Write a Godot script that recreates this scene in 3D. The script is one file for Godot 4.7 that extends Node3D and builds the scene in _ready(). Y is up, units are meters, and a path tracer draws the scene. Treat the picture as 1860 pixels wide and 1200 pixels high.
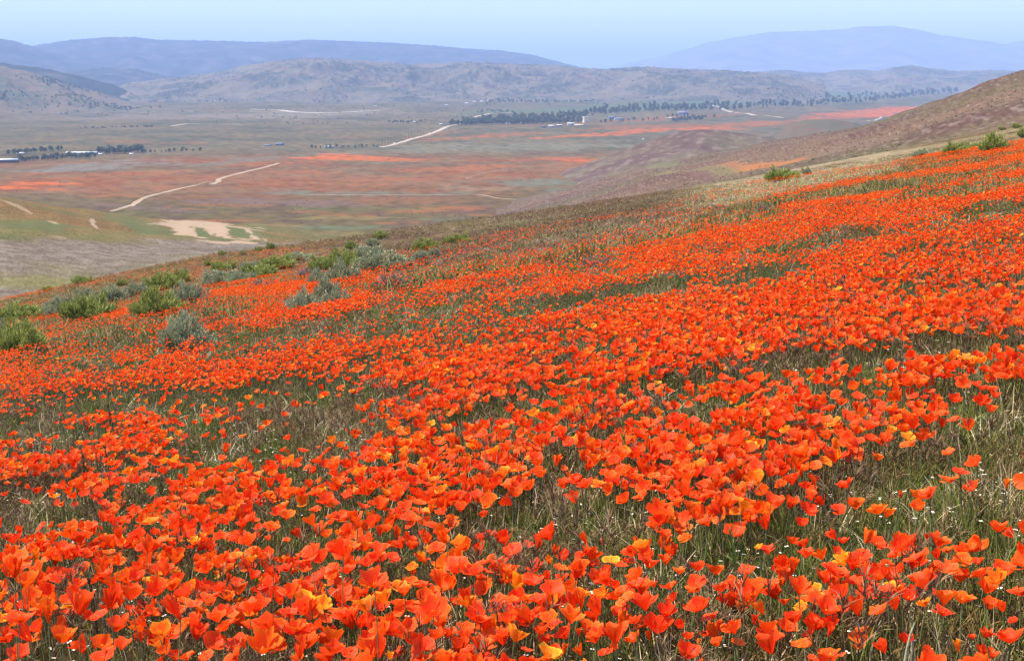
extends Node3D
# A hillside of orange poppies above a wide hazy valley. World axes: x right, -z forward, y up, metres; the eye stands at (0, 1.2, 0).

const EYE := Vector3(0.0, 1.2, 0.0)
const FOCAL := 2555.0          # in pixels of the 1860 x 1200 photograph
const PITCH := 0.18186         # radians below the horizon
const VALLEY := -110.0

var rng := RandomNumberGenerator.new()
var n_big := FastNoiseLite.new()
var n_mid := FastNoiseLite.new()
var n_small := FastNoiseLite.new()
var n_ridge := FastNoiseLite.new()
var n_band := FastNoiseLite.new()
var used := {}
var edge_t := PackedFloat32Array()
var edge_r := PackedFloat32Array()
var gaps: Array = []
var tone := {}

func _ready():
	rng.seed = 20240417
	make_camera_and_light()
	make_noises()
	make_valley()
	make_far_ridges()
	make_middle_hills()
	dot_with("hill_trees", "dark junipers speckling the long scrub hills", 8, 2200, 3.0, 6.5, Color(0.5, 0.5, 0.5), Color(0.9, 0.85, 0.8), 0.0025, 0.05)
	dot_with("hill_trees", "dark trees speckling the brown hill on the left", 6, 650, 4.0, 8.0, Color(0.6, 0.6, 0.6), Color(1.1, 1.0, 0.95), 0.004, 0.15)
	dot_with("hill_trees", "few dark trees on the low tan foothill", 7, 60, 4.0, 8.0, Color(0.6, 0.6, 0.6), Color(1.0, 1.0, 1.0), 0.006, 0.2)
	dot_with("hill_tufts", "pale and dark tufts over the bare brown hillside on the right", 11, 3000, 0.2, 0.6, Color(1.5, 1.1, 0.9), Color(2.6, 1.9, 1.9), 0.02, 0.0)
	dot_with("hill_tufts", "pale stones and tufts on the plum-brown mound", 12, 350, 0.4, 1.0, Color(1.0, 0.7, 0.7), Color(3.2, 2.3, 2.4), 0.015, 0.05)
	make_hillside()
	make_roads()
	make_valley_things()
	make_shrubs()
	make_near_poppies()
	make_poppy_field()
	make_grasses()

# ------------------------------------------------------------------ camera, sky, sun
func make_camera_and_light():
	var cam := Camera3D.new()
	cam.name = "camera"
	cam.position = EYE
	cam.rotation.x = -PITCH
	cam.fov = rad_to_deg(2.0 * atan(600.0 / FOCAL))
	cam.near = 0.1
	cam.far = 90000.0
	add_child(cam)
	cam.current = true
	var sky_m := ProceduralSkyMaterial.new()
	sky_m.sky_top_color = lin(0.22, 0.33, 0.60)
	sky_m.sky_horizon_color = lin(0.47, 0.545, 0.74)
	sky_m.sky_curve = 0.16
	sky_m.sky_energy_multiplier = 1.1
	sky_m.ground_bottom_color = lin(0.2, 0.17, 0.12)
	sky_m.ground_horizon_color = lin(0.45, 0.5, 0.55)
	sky_m.sun_angle_max = 4.0
	var sky := Sky.new()
	sky.sky_material = sky_m
	var env := Environment.new()
	env.background_mode = Environment.BG_SKY
	env.sky = sky
	env.tonemap_mode = Environment.TONE_MAPPER_LINEAR
	env.tonemap_exposure = 2.1
	env.sdfgi_enabled = true
	env.ssao_enabled = true
	env.ssil_enabled = true
	env.fog_enabled = true
	env.fog_density = 0.000076
	env.fog_light_color = lin(0.44, 0.595, 0.95)
	var we := WorldEnvironment.new()
	we.name = "environment"
	we.environment = env
	add_child(we)
	var sun := DirectionalLight3D.new()
	sun.name = "sun"
	sun.light_energy = 1.6
	sun.light_color = Color(1.0, 0.96, 0.89)
	sun.light_angular_distance = 0.5
	sun.shadow_enabled = true
	add_child(sun)
	sun.look_at_from_position(Vector3.ZERO, -Vector3(-0.62, 1.0, -0.12), Vector3.UP)

# ------------------------------------------------------------------ helpers
func lin(r: float, g: float, b: float) -> Color:
	return Color(r, g, b).linear_to_srgb()

func numbered(called: String) -> String:
	var k: int = used.get(called, 0)
	used[called] = k + 1
	return called if k == 0 else "%s_%03d" % [called, k]

func mat(c: Color, rough := 0.9, spec := 0.2) -> StandardMaterial3D:   # c is linear
	var m := StandardMaterial3D.new()
	m.albedo_color = Color(c.r, c.g, c.b).linear_to_srgb()
	m.roughness = rough
	m.metallic_specular = spec
	return m

func tinted(rough := 0.9, spec := 0.2, back := 0.0) -> StandardMaterial3D:   # takes its colour from the vertices and copies
	var m := StandardMaterial3D.new()
	m.vertex_color_use_as_albedo = true
	m.roughness = rough
	m.metallic_specular = spec
	m.cull_mode = BaseMaterial3D.CULL_DISABLED
	if back > 0.0:
		m.backlight_enabled = true
		m.backlight = Color(back, back, back)
	return m

func tag(o: Node, label: String, category: String, group := "", kind := ""):
	if label: o.set_meta("label", label)
	if category: o.set_meta("category", category)
	if group: o.set_meta("group", group)
	if kind: o.set_meta("kind", kind)

func root_of(called: String, at: Vector3, turn := 0.0) -> Node3D:
	var o := Node3D.new()
	o.name = numbered(called)
	add_child(o)
	o.position = at
	o.rotation.y = turn
	return o

func put(called: String, m: Mesh, mt: Material, parent: Node = self) -> MeshInstance3D:
	var o := MeshInstance3D.new()
	o.name = numbered(called) if parent == self else called
	o.mesh = m
	if mt: o.material_override = mt
	parent.add_child(o, true)
	return o

func ray(px: float, py: float) -> Vector3:
	var x := (px - 930.0) / FOCAL
	var y := (600.0 - py) / FOCAL
	var cp := cos(PITCH)
	var sp := sin(PITCH)
	return Vector3(x, y * cp - sp, -y * sp - cp).normalized()

func polar(p: Vector3) -> Vector2:
	return Vector2(atan2(p.x, -p.z), sqrt(p.x * p.x + p.z * p.z))

func on_valley(px: float, py: float) -> Vector3:
	var d := ray(px, py)
	var p := EYE + d * ((VALLEY - EYE.y) / d.y)
	p.y = valley_h(p.x, p.z)
	return p

func on_hillside(px: float, py: float, up := 0.0) -> Vector3:
	var d := ray(px, py)
	var t := 1.2
	var last := t
	while t < 320.0:
		var p := EYE + d * t
		if p.y < near_h(p.x, p.z) + up:
			break
		last = t
		t *= 1.03
	var lo := last
	var hi := t
	for i in 14:
		var mid := (lo + hi) * 0.5
		var p := EYE + d * mid
		if p.y < near_h(p.x, p.z) + up: hi = mid
		else: lo = mid
	return EYE + d * hi

func curve(list: PackedFloat32Array, vals: PackedFloat32Array, x: float) -> float:
	var n := list.size()
	if x <= list[0]: return vals[0]
	if x >= list[n - 1]: return vals[n - 1]
	var i := list.bsearch(x)
	i = clampi(i, 1, n - 1)
	var k := (x - list[i - 1]) / maxf(list[i] - list[i - 1], 1e-6)
	return lerpf(vals[i - 1], vals[i], k * k * (3.0 - 2.0 * k) * 0.5 + k * 0.5)

func make_noises():
	var k := 1
	for n in [n_big, n_mid, n_small, n_ridge, n_band]:
		n.seed = 40 + k
		k += 1
		n.noise_type = FastNoiseLite.TYPE_SIMPLEX_SMOOTH
		n.fractal_type = FastNoiseLite.FRACTAL_FBM
		n.fractal_octaves = 4
	n_big.frequency = 1.0
	n_mid.frequency = 1.0
	n_small.frequency = 1.0
	n_small.fractal_octaves = 2
	n_ridge.frequency = 1.0
	n_ridge.fractal_type = FastNoiseLite.FRACTAL_RIDGED
	n_band.frequency = 1.0
	n_band.fractal_octaves = 3

# a sheet of ground: verts over angles x radii round the origin
func sheet(thetas: PackedFloat32Array, radii: PackedFloat32Array, pts: PackedVector3Array, cols: PackedColorArray) -> ArrayMesh:
	var nt := thetas.size()
	var nr := radii.size()
	var nor := PackedVector3Array()
	nor.resize(nt * nr)
	for j in nr:
		var j0 := maxi(j - 1, 0) * nt
		var j1 := mini(j + 1, nr - 1) * nt
		for i in nt:
			var a := pts[j * nt + mini(i + 1, nt - 1)] - pts[j * nt + maxi(i - 1, 0)]
			var b := pts[j1 + i] - pts[j0 + i]
			var n := a.cross(b)
			nor[j * nt + i] = (n if n.y > 0.0 else -n).normalized()
	var idx := PackedInt32Array()
	idx.resize((nt - 1) * (nr - 1) * 6)
	var k := 0
	for j in nr - 1:
		for i in nt - 1:
			var a := j * nt + i
			idx[k] = a; idx[k + 1] = a + nt; idx[k + 2] = a + 1
			idx[k + 3] = a + 1; idx[k + 4] = a + nt; idx[k + 5] = a + nt + 1
			k += 6
	var arr := []
	arr.resize(Mesh.ARRAY_MAX)
	arr[Mesh.ARRAY_VERTEX] = pts
	arr[Mesh.ARRAY_NORMAL] = nor
	arr[Mesh.ARRAY_COLOR] = cols
	arr[Mesh.ARRAY_INDEX] = idx
	var m := ArrayMesh.new()
	m.add_surface_from_arrays(Mesh.PRIMITIVE_TRIANGLES, arr)
	return m

func spread(a: float, b: float, n: int, as_log := false) -> PackedFloat32Array:
	var o := PackedFloat32Array()
	for i in n:
		var t := float(i) / (n - 1)
		o.append(a * pow(b / a, t) if as_log else lerpf(a, b, t))
	return o

# patches of another ground cover: [px, py, half width, half height, tilt, colour, strength]; found is the function that drops a pixel onto the ground
func lay_patches(list: Array, found: Callable, thetas: PackedFloat32Array, radii: PackedFloat32Array, pts: PackedVector3Array, cols: PackedColorArray, grain: float, rough: float):
	var nt := thetas.size()
	var nr := radii.size()
	for q in list:
		var c: Vector2 = polar(found.call(q[0], q[1]))
		var far: Vector2 = polar(found.call(q[0], q[1] - q[3]))
		var near: Vector2 = polar(found.call(q[0], q[1] + q[3]))
		var side: Vector2 = polar(found.call(q[0] + q[2], q[1] + q[4] * q[2]))
		var ht := absf(side.x - c.x)
		var hr := maxf((log(far.y) - log(near.y)) * 0.5, 0.003)
		var lean := (log(side.y) - log(c.y)) / maxf(side.x - c.x, 1e-5)
		var lc := log(c.y)
		var col: Color = q[5]
		var strength: float = q[6]
		for j in nr:
			var lr := log(radii[j])
			if absf(lr - lc) > hr * 1.6 + absf(lean) * ht * 1.6: continue
			for i in nt:
				var dt := thetas[i] - c.x
				if absf(dt) > ht * 1.6: continue
				var u := dt / ht
				var v := (lr - lc - lean * dt) / hr
				var k := j * nt + i
				var p := pts[k]
				var d := sqrt(u * u + v * v) + n_mid.get_noise_2d(p.x * grain, p.z * grain) * rough
				var w := clampf((1.0 - d) / 0.35, 0.0, 1.0) * strength
				if w > 0.0:
					w *= clampf(0.75 + 0.9 * n_small.get_noise_2d(p.x * grain * 5.0, p.z * grain * 5.0), 0.0, 1.0)
					cols[k] = cols[k].lerp(col, w)

# ------------------------------------------------------------------ valley floor
func valley_h(x: float, z: float) -> float:
	var r := sqrt(x * x + z * z)
	var k := clampf((r - 900.0) / 4000.0, 0.0, 1.0)
	return VALLEY + n_big.get_noise_2d(x * 0.0012, z * 0.0012) * (2.0 + 9.0 * k)

func make_valley():
	var th := spread(-0.62, 0.62, 880)
	# finer within the view
	for i in th.size():
		var t := float(i) / (th.size() - 1) * 2.0 - 1.0
		th[i] = 0.62 * (0.62 * t + 0.38 * t * t * t)
	var ra := spread(520.0, 60000.0, 60, true)
	var rr := PackedFloat32Array()
	for r in spread(520.0, 6500.0, 300, true): rr.append(r)
	for r in spread(6650.0, 70000.0, 50, true): rr.append(r)
	ra = rr
	var nt := th.size()
	var nr := ra.size()
	var pts := PackedVector3Array()
	var cols := PackedColorArray()
	pts.resize(nt * nr)
	cols.resize(nt * nr)
	var olive := Color(0.135, 0.120, 0.050)
	var brown := Color(0.175, 0.115, 0.065)
	var plum := Color(0.105, 0.068, 0.052)
	var rust := Color(0.300, 0.095, 0.030)
	var grey := Color(0.172, 0.152, 0.100)
	var sage := Color(0.095, 0.105, 0.072)
	var green := Color(0.085, 0.100, 0.050)
	for j in nr:
		var r := ra[j]
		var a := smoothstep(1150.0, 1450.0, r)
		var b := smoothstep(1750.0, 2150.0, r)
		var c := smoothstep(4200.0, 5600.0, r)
		for i in nt:
			var x := r * sin(th[i])
			var z := -r * cos(th[i])
			pts[j * nt + i] = Vector3(x, valley_h(x, z), z)
			var n1 := n_big.get_noise_2d(x * 0.004, z * 0.004)
			var n2 := n_mid.get_noise_2d(x * 0.013 + 70.0, z * 0.013)
			var n3 := n_small.get_noise_2d(x * 0.05, z * 0.05)
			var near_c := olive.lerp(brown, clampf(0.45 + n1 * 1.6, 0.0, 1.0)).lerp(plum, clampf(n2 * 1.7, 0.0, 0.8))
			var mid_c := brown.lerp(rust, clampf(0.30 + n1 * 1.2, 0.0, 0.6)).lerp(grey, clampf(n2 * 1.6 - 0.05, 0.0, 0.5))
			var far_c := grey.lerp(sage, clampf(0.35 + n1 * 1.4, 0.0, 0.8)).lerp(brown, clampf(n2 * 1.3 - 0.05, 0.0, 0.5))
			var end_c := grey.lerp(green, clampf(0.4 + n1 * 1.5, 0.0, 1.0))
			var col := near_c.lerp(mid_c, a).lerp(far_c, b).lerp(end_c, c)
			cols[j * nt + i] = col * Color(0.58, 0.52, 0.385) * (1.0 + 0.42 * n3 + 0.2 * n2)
	var orange := Color(0.20, 0.072, 0.022)
	var hot := Color(0.33, 0.080, 0.014)
	var gold := Color(0.135, 0.100, 0.030)
	var green_f := Color(0.065, 0.092, 0.045)
	var wash := Color(0.17, 0.075, 0.032)
	var patches := [
		[480, 322, 240, 12, -0.02, wash, 0.6], [780, 326, 220, 12, -0.02, wash, 0.6], [250, 345, 200, 9, 0.0, wash, 0.6], [1040, 305, 180, 8, 0.0, wash, 0.6], [620, 365, 240, 8, 0.0, wash, 0.45],
		# far green fields and pale flats
		[1200, 190, 420, 7, -0.03, green_f, 0.9], [1420, 178, 330, 8, -0.05, green_f, 0.85], [1640, 166, 170, 6, -0.07, green_f, 0.8],
		[950, 203, 130, 4, -0.04, green_f, 0.7], [500, 208, 240, 8, -0.02, grey, 0.6], [300, 212, 220, 7, 0.0, Color(0.14, 0.105, 0.075), 0.8],
		# orange fields, far
		[1570, 206, 130, 8, -0.06, hot, 0.9], [1640, 200, 90, 6, -0.08, hot, 0.8], [1330, 228, 150, 6, -0.05, orange, 0.95], [1180, 232, 140, 5, -0.04, orange, 0.7],
		[1500, 216, 110, 5, -0.05, orange, 0.7], [1120, 242, 170, 3, -0.05, hot, 0.85], [860, 250, 120, 3, -0.05, orange, 0.6], [780, 247, 70, 4, -0.1, orange, 0.55], [900, 246, 120, 2.5, -0.05, orange, 0.6],
		[1240, 212, 150, 2.5, -0.03, orange, 0.6], [1000, 226, 120, 2.5, -0.06, orange, 0.6], [1300, 235, 60, 4, -0.05, hot, 0.7], [1150, 216, 90, 2.5, 0.0, orange, 0.5],
		[230, 257, 40, 2.0, 0.0, orange, 0.5], [330, 259, 60, 2.0, 0.0, orange, 0.5], [480, 259, 40, 2.0, 0.0, orange, 0.4], [640, 250, 40, 2.0, 0.0, orange, 0.4],
		[900, 266, 300, 9, -0.02, Color(0.125, 0.112, 0.070), 0.8], [180, 302, 190, 8, -0.05, Color(0.125, 0.115, 0.095), 0.85], [450, 292, 170, 5, -0.1, Color(0.11, 0.107, 0.078), 0.7],
		# orange fields, middle
		[660, 286, 110, 6, 0.03, hot, 1.0], [600, 288, 100, 5, 0.0, hot, 0.9], [740, 290, 120, 4, 0.02, orange, 0.6], [520, 296, 110, 4, -0.05, orange, 0.6],
		[1080, 289, 110, 6, 0.02, hot, 0.95], [1130, 294, 60, 5, 0.03, hot, 1.0], [1000, 286, 90, 4, -0.06, orange, 0.9], [880, 302, 80, 6, -0.03, orange, 0.85], [800, 307, 130, 5, -0.03, orange, 0.6],
		[1080, 304, 80, 5, -0.04, orange, 0.8], [1110, 314, 60, 4, -0.05, orange, 0.6], [720, 325, 90, 5, -0.02, orange, 0.55], [660, 335, 60, 4, 0.0, orange, 0.5],
		[60, 336, 70, 3.0, 0.01, hot, 0.95], [40, 343, 80, 3.0, 0.01, hot, 0.95], [120, 336, 50, 3.0, 0.02, hot, 0.9], [110, 327, 60, 2.5, 0.02, orange, 0.7], [230, 318, 90, 5, 0.0, orange, 0.6],
		[310, 313, 80, 4, -0.03, orange, 0.55], [330, 342, 60, 3, 0.0, orange, 0.55], [200, 358, 90, 4, 0.0, orange, 0.5], [60, 318, 60, 3.0, 0.0, orange, 0.5], [560, 312, 80, 4, 0.0, orange, 0.5], [560, 333, 70, 3, 0.0, orange, 0.5],
		# plum and sage bands nearer
		[470, 364, 150, 7, 0.0, plum, 0.9], [600, 372, 90, 4, 0.0, plum, 0.7], [260, 377, 110, 5, 0.05, plum, 0.7], [980, 330, 130, 10, 0.02, sage, 0.9], [1090, 345, 120, 9, 0.0, sage, 0.85], [680, 350, 180, 5, 0.0, sage, 0.75],
		[530, 350, 90, 5, 0.0, sage, 0.6], [1020, 362, 100, 6, 0.0, green, 0.8], [880, 342, 110, 5, 0.0, brown, 0.6],
		[760, 382, 110, 4, -0.02, orange, 0.9], [820, 376, 70, 3, 0.0, orange, 0.8], [640, 389, 70, 2.5, 0.0, orange, 0.7], [720, 404, 90, 2.0, 0.0, orange, 0.9], [400, 371, 90, 3, 0.0, orange, 0.5], [330, 377, 50, 2.0, 0.05, orange, 0.5],
		[560, 383, 70, 2.5, 0.0, orange, 0.6], [430, 398, 60, 2.5, 0.0, orange, 0.7], [380, 400, 50, 2.0, 0.0, orange, 0.6], [880, 390, 50, 2.0, 0.0, orange, 0.5],
		[600, 395, 140, 4, 0.0, gold, 0.8], [700, 378, 100, 3, 0.0, gold, 0.6], [480, 408, 80, 5, 0.0, gold, 0.8], [1060, 324, 50, 4, 0.0, gold, 0.7], [640, 412, 120, 5, 0.0, green, 0.8], [860, 398, 110, 6, 0.0, green, 0.6],
		[560, 425, 120, 6, 0.0, gold, 0.7],
	]
	lay_patches(patches, on_valley, th, ra, pts, cols, 0.010, 0.75)
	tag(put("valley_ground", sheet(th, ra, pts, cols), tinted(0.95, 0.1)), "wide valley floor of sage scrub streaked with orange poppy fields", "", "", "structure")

# ------------------------------------------------------------------ distant ridges
func ridge(called: String, label: String, line: Array, dist: float, front: float, back: float, foot: float, amp: float, scale: float, cfun: Callable, nt := 420, nfront := 60, rise := 1.0, crest_rough := 0.0):
	var ts := PackedFloat32Array()
	var hs := PackedFloat32Array()
	for k in range(0, line.size(), 2):
		var d := ray(line[k], line[k + 1])
		var hn := sqrt(d.x * d.x + d.z * d.z)
		ts.append(atan2(d.x, -d.z))
		hs.append(EYE.y + d.y / hn * dist)
	var th := spread(ts[0], ts[ts.size() - 1], nt)
	var ra := PackedFloat32Array()
	for j in nfront: ra.append(dist - front * (1.0 - float(j) / (nfront - 1)))
	for j in 14: ra.append(dist + back * float(j + 1) / 14.0)
	var nr := ra.size()
	var pts := PackedVector3Array()
	var cols := PackedColorArray()
	pts.resize(nt * nr)
	cols.resize(nt * nr)
	for i in nt:
		var hc := curve(ts, hs, th[i])
		for j in nr:
			var r := ra[j]
			var x := r * sin(th[i])
			var z := -r * cos(th[i])
			var t := clampf(1.0 - (dist - r) / front, 0.0, 1.0) if r <= dist else 1.0 - (r - dist) / back
			t = maxf(t, 0.0)
			var k := pow(t, rise)
			foot = VALLEY - 15.0
			var h := foot + (hc - foot) * k
			var g := n_ridge.get_noise_2d(x * scale, z * scale) - 0.35
			var g2 := n_big.get_noise_2d(x * scale * 0.6 + 9.0, z * scale * 0.6)
			var room := 4.0 * t * (1.0 - t) if r <= dist else 0.0
			h += (g * amp + g2 * amp * 0.8) * absf(hc - foot) * room
			if crest_rough > 0.0: h += n_small.get_noise_2d(x * 0.02, z * 0.02) * crest_rough * t
			pts[j * nt + i] = Vector3(x, h, z)
			cols[j * nt + i] = cfun.call(x, z, t, g)
	tag(put(called, sheet(th, ra, pts, cols), tinted(0.95, 0.1)), label, "", "", "structure")
	grown.append([pts, nt, nr, nfront])

var grown: Array = []

func dot_with(called: String, label: String, which: int, count: int, lo: float, hi: float, tint_lo: Color, tint_hi: Color, grain: float, floor_: float):
	# bushes or trees scattered over a hill that stands already
	var g: Array = grown[which]
	var pts: PackedVector3Array = g[0]
	var nt: int = g[1]
	rng.seed = 600 + which
	var where: Array[Transform3D] = []
	var tints := []
	var tries := 0
	while where.size() < count and tries < count * 12:
		tries += 1
		var i := rng.randi_range(0, nt - 2)
		var j := rng.randi_range(2, g[3] - 2)
		var a := pts[j * nt + i]
		var p := a.lerp(pts[j * nt + i + 1], rng.randf())
		p += (pts[(j + 1) * nt + i] - a) * rng.randf()
		if n_mid.get_noise_2d(p.x * grain + 55.0, p.z * grain) < floor_ + rng.randf_range(-0.15, 0.15): continue
		var s := rng.randf_range(lo, hi)
		where.append(Transform3D(Basis(Vector3.UP, rng.randf() * TAU).scaled(Vector3(s * 1.3, s, s * 1.3)), p - Vector3(0, s * 0.15, 0)))
		tints.append(tint_lo.lerp(tint_hi, rng.randf()))
	scatter(called, [crowns[0][0], crowns[1][0]], tinted(0.9, 0.1, 0.25), where, tints, label)

var crowns: Array = []

func forest_c(x: float, z: float, t: float, g: float) -> Color:
	var n := n_mid.get_noise_2d(x * 0.004, z * 0.004)
	return Color(0.022, 0.030, 0.022).lerp(Color(0.075, 0.066, 0.048), clampf(0.10 + n * 1.4, 0.0, 1.0))

func far_c(x: float, z: float, t: float, g: float) -> Color:
	var n := n_mid.get_noise_2d(x * 0.0015, z * 0.0015)
	return Color(0.07, 0.075, 0.06).lerp(Color(0.15, 0.13, 0.10), clampf(0.4 + n * 1.2, 0.0, 1.0))

func chaparral_c(x: float, z: float, t: float, g: float) -> Color:
	var n := n_mid.get_noise_2d(x * 0.0042, z * 0.0042)
	var n2 := n_small.get_noise_2d(x * 0.03, z * 0.03)
	var n3 := n_big.get_noise_2d(x * 0.0011, z * 0.0011)
	var tan := Color(0.125, 0.100, 0.066)
	var bush := Color(0.042, 0.050, 0.034)
	var c := tan.lerp(bush, clampf(0.50 + n * 1.5 + n2 * 1.3 - n3 * 0.6 + g * 0.4 - 0.22 * (1.0 - t), 0.0, 1.0))
	return c.lerp(Color(0.20, 0.155, 0.11), clampf((n2 - 0.40) * 3.0, 0.0, 0.5))

func brown_c(x: float, z: float, t: float, g: float) -> Color:
	var n := n_mid.get_noise_2d(x * 0.005, z * 0.005)
	var n2 := n_small.get_noise_2d(x * 0.03, z * 0.03)
	var c := Color(0.125, 0.092, 0.058).lerp(Color(0.085, 0.085, 0.048), clampf(0.3 + n * 1.6, 0.0, 1.0))
	return c.lerp(Color(0.055, 0.065, 0.04), clampf((n2 + n * 0.7 - 0.12) * 3.0, 0.0, 0.85))

func make_far_ridges():
	for k in 3: crowns.append(tree_mesh(k, 50 + k))
	ridge("far_mountain", "pale blue flat-topped mountain far off on the right", [1020, 140, 1110, 124, 1150, 113, 1200, 102, 1240, 91, 1290, 76, 1340, 67, 1400, 58, 1470, 56, 1530, 53, 1560, 48, 1620, 47, 1660, 52, 1720, 65, 1780, 73, 1840, 82, 1900, 96, 2000, 118, 2100, 140],
		26000.0, 7000.0, 6000.0, VALLEY, 0.16, 0.00028, far_c, 260, 40, 1.1, 10.0)
	ridge("far_mountain", "faint blue mountain behind the right-hand end of the flat-topped one", [1600, 140, 1690, 112, 1740, 99, 1790, 88, 1850, 75, 1950, 60, 2100, 70, 2200, 90], 31000.0, 7000.0, 6000.0, VALLEY, 0.14, 0.00028, far_c, 160, 30, 1.1, 10.0)
	ridge("blue_mountain", "long blue forested mountain ridge closing the valley on the left", [-260, 60, -120, 76, 0, 84, 55, 84, 75, 80, 130, 72, 190, 68, 240, 67, 290, 72, 350, 73, 400, 74, 480, 76, 560, 72, 620, 74, 700, 77, 780, 82, 850, 88, 900, 91, 960, 98, 1000, 108, 1040, 118, 1065, 125, 1120, 136],
		13500.0, 3400.0, 3000.0, VALLEY, 0.24, 0.00055, forest_c, 620, 60, 1.0, 5.0)
	ridge("blue_mountain", "darker blue wooded peak at the left edge of the long ridge", [-260, 40, -120, 58, 0, 70, 20, 73, 55, 83, 90, 94, 140, 108, 200, 124, 260, 140, 320, 160], 11500.0, 2400.0, 2200.0, VALLEY, 0.2, 0.0007, forest_c, 260, 50, 1.0, 5.0)
	ridge("wooded_hill", "blue wooded foothill between the peak and the brown hills", [60, 150, 130, 130, 190, 122, 240, 125, 300, 137, 340, 148, 400, 170], 9200.0, 1400.0, 1500.0, VALLEY, 0.2, 0.0012, forest_c, 220, 44, 1.0, 10.0)
	ridge("wooded_hill", "dark wooded slope falling to the right above the brown hill on the left", [-200, 92, -80, 104, 0, 113, 30, 118, 70, 123, 130, 134, 200, 152, 250, 174, 280, 192, 310, 205], 6200.0, 1000.0, 1200.0, VALLEY, 0.18, 0.0016, forest_c, 260, 44, 1.0, 4.0)
	ridge("brown_hill", "brown scrub hill descending from the left edge", [-200, 96, -80, 110, 0, 120, 33, 126, 100, 146, 140, 158, 170, 166, 230, 184, 280, 196, 330, 206], 4900.0, 1000.0, 900.0, VALLEY, 0.30, 0.002, brown_c, 320, 60, 0.9, 3.0)
	ridge("brown_hill", "low tan foothill with a few trees below the brown hill", [-150, 182, 0, 189, 60, 186, 100, 188, 150, 196, 220, 199, 290, 193, 360, 197, 430, 206, 520, 210], 4300.0, 700.0, 500.0, VALLEY, 0.30, 0.003, brown_c, 320, 40, 1.0, 1.0)
	ridge("scrub_hills", "long range of violet-brown scrub hills across the valley", [180, 178, 205, 164, 230, 150, 300, 143, 360, 136, 400, 130, 450, 118, 500, 110, 540, 106, 580, 105, 640, 109, 700, 113, 740, 116, 800, 115, 860, 112, 900, 114, 950, 117, 1000, 117, 1060, 123, 1100, 125, 1170, 121, 1220, 124, 1300, 127, 1380, 131, 1440, 140, 1500, 152],
		7000.0, 1750.0, 1500.0, VALLEY, 0.34, 0.0013, chaparral_c, 760, 110, 0.85, 5.0)
	ridge("scrub_hills", "row of small rounded hills below the flat-topped mountain", [1280, 150, 1330, 136, 1380, 130, 1430, 127, 1465, 131, 1500, 132, 1530, 127, 1560, 127, 1590, 129, 1630, 121, 1657, 118, 1690, 124, 1740, 129, 1800, 127, 1860, 129, 1950, 126, 2050, 133],
		10000.0, 2300.0, 2000.0, VALLEY, 0.26, 0.0011, chaparral_c, 420, 60, 0.9, 4.0)

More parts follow.
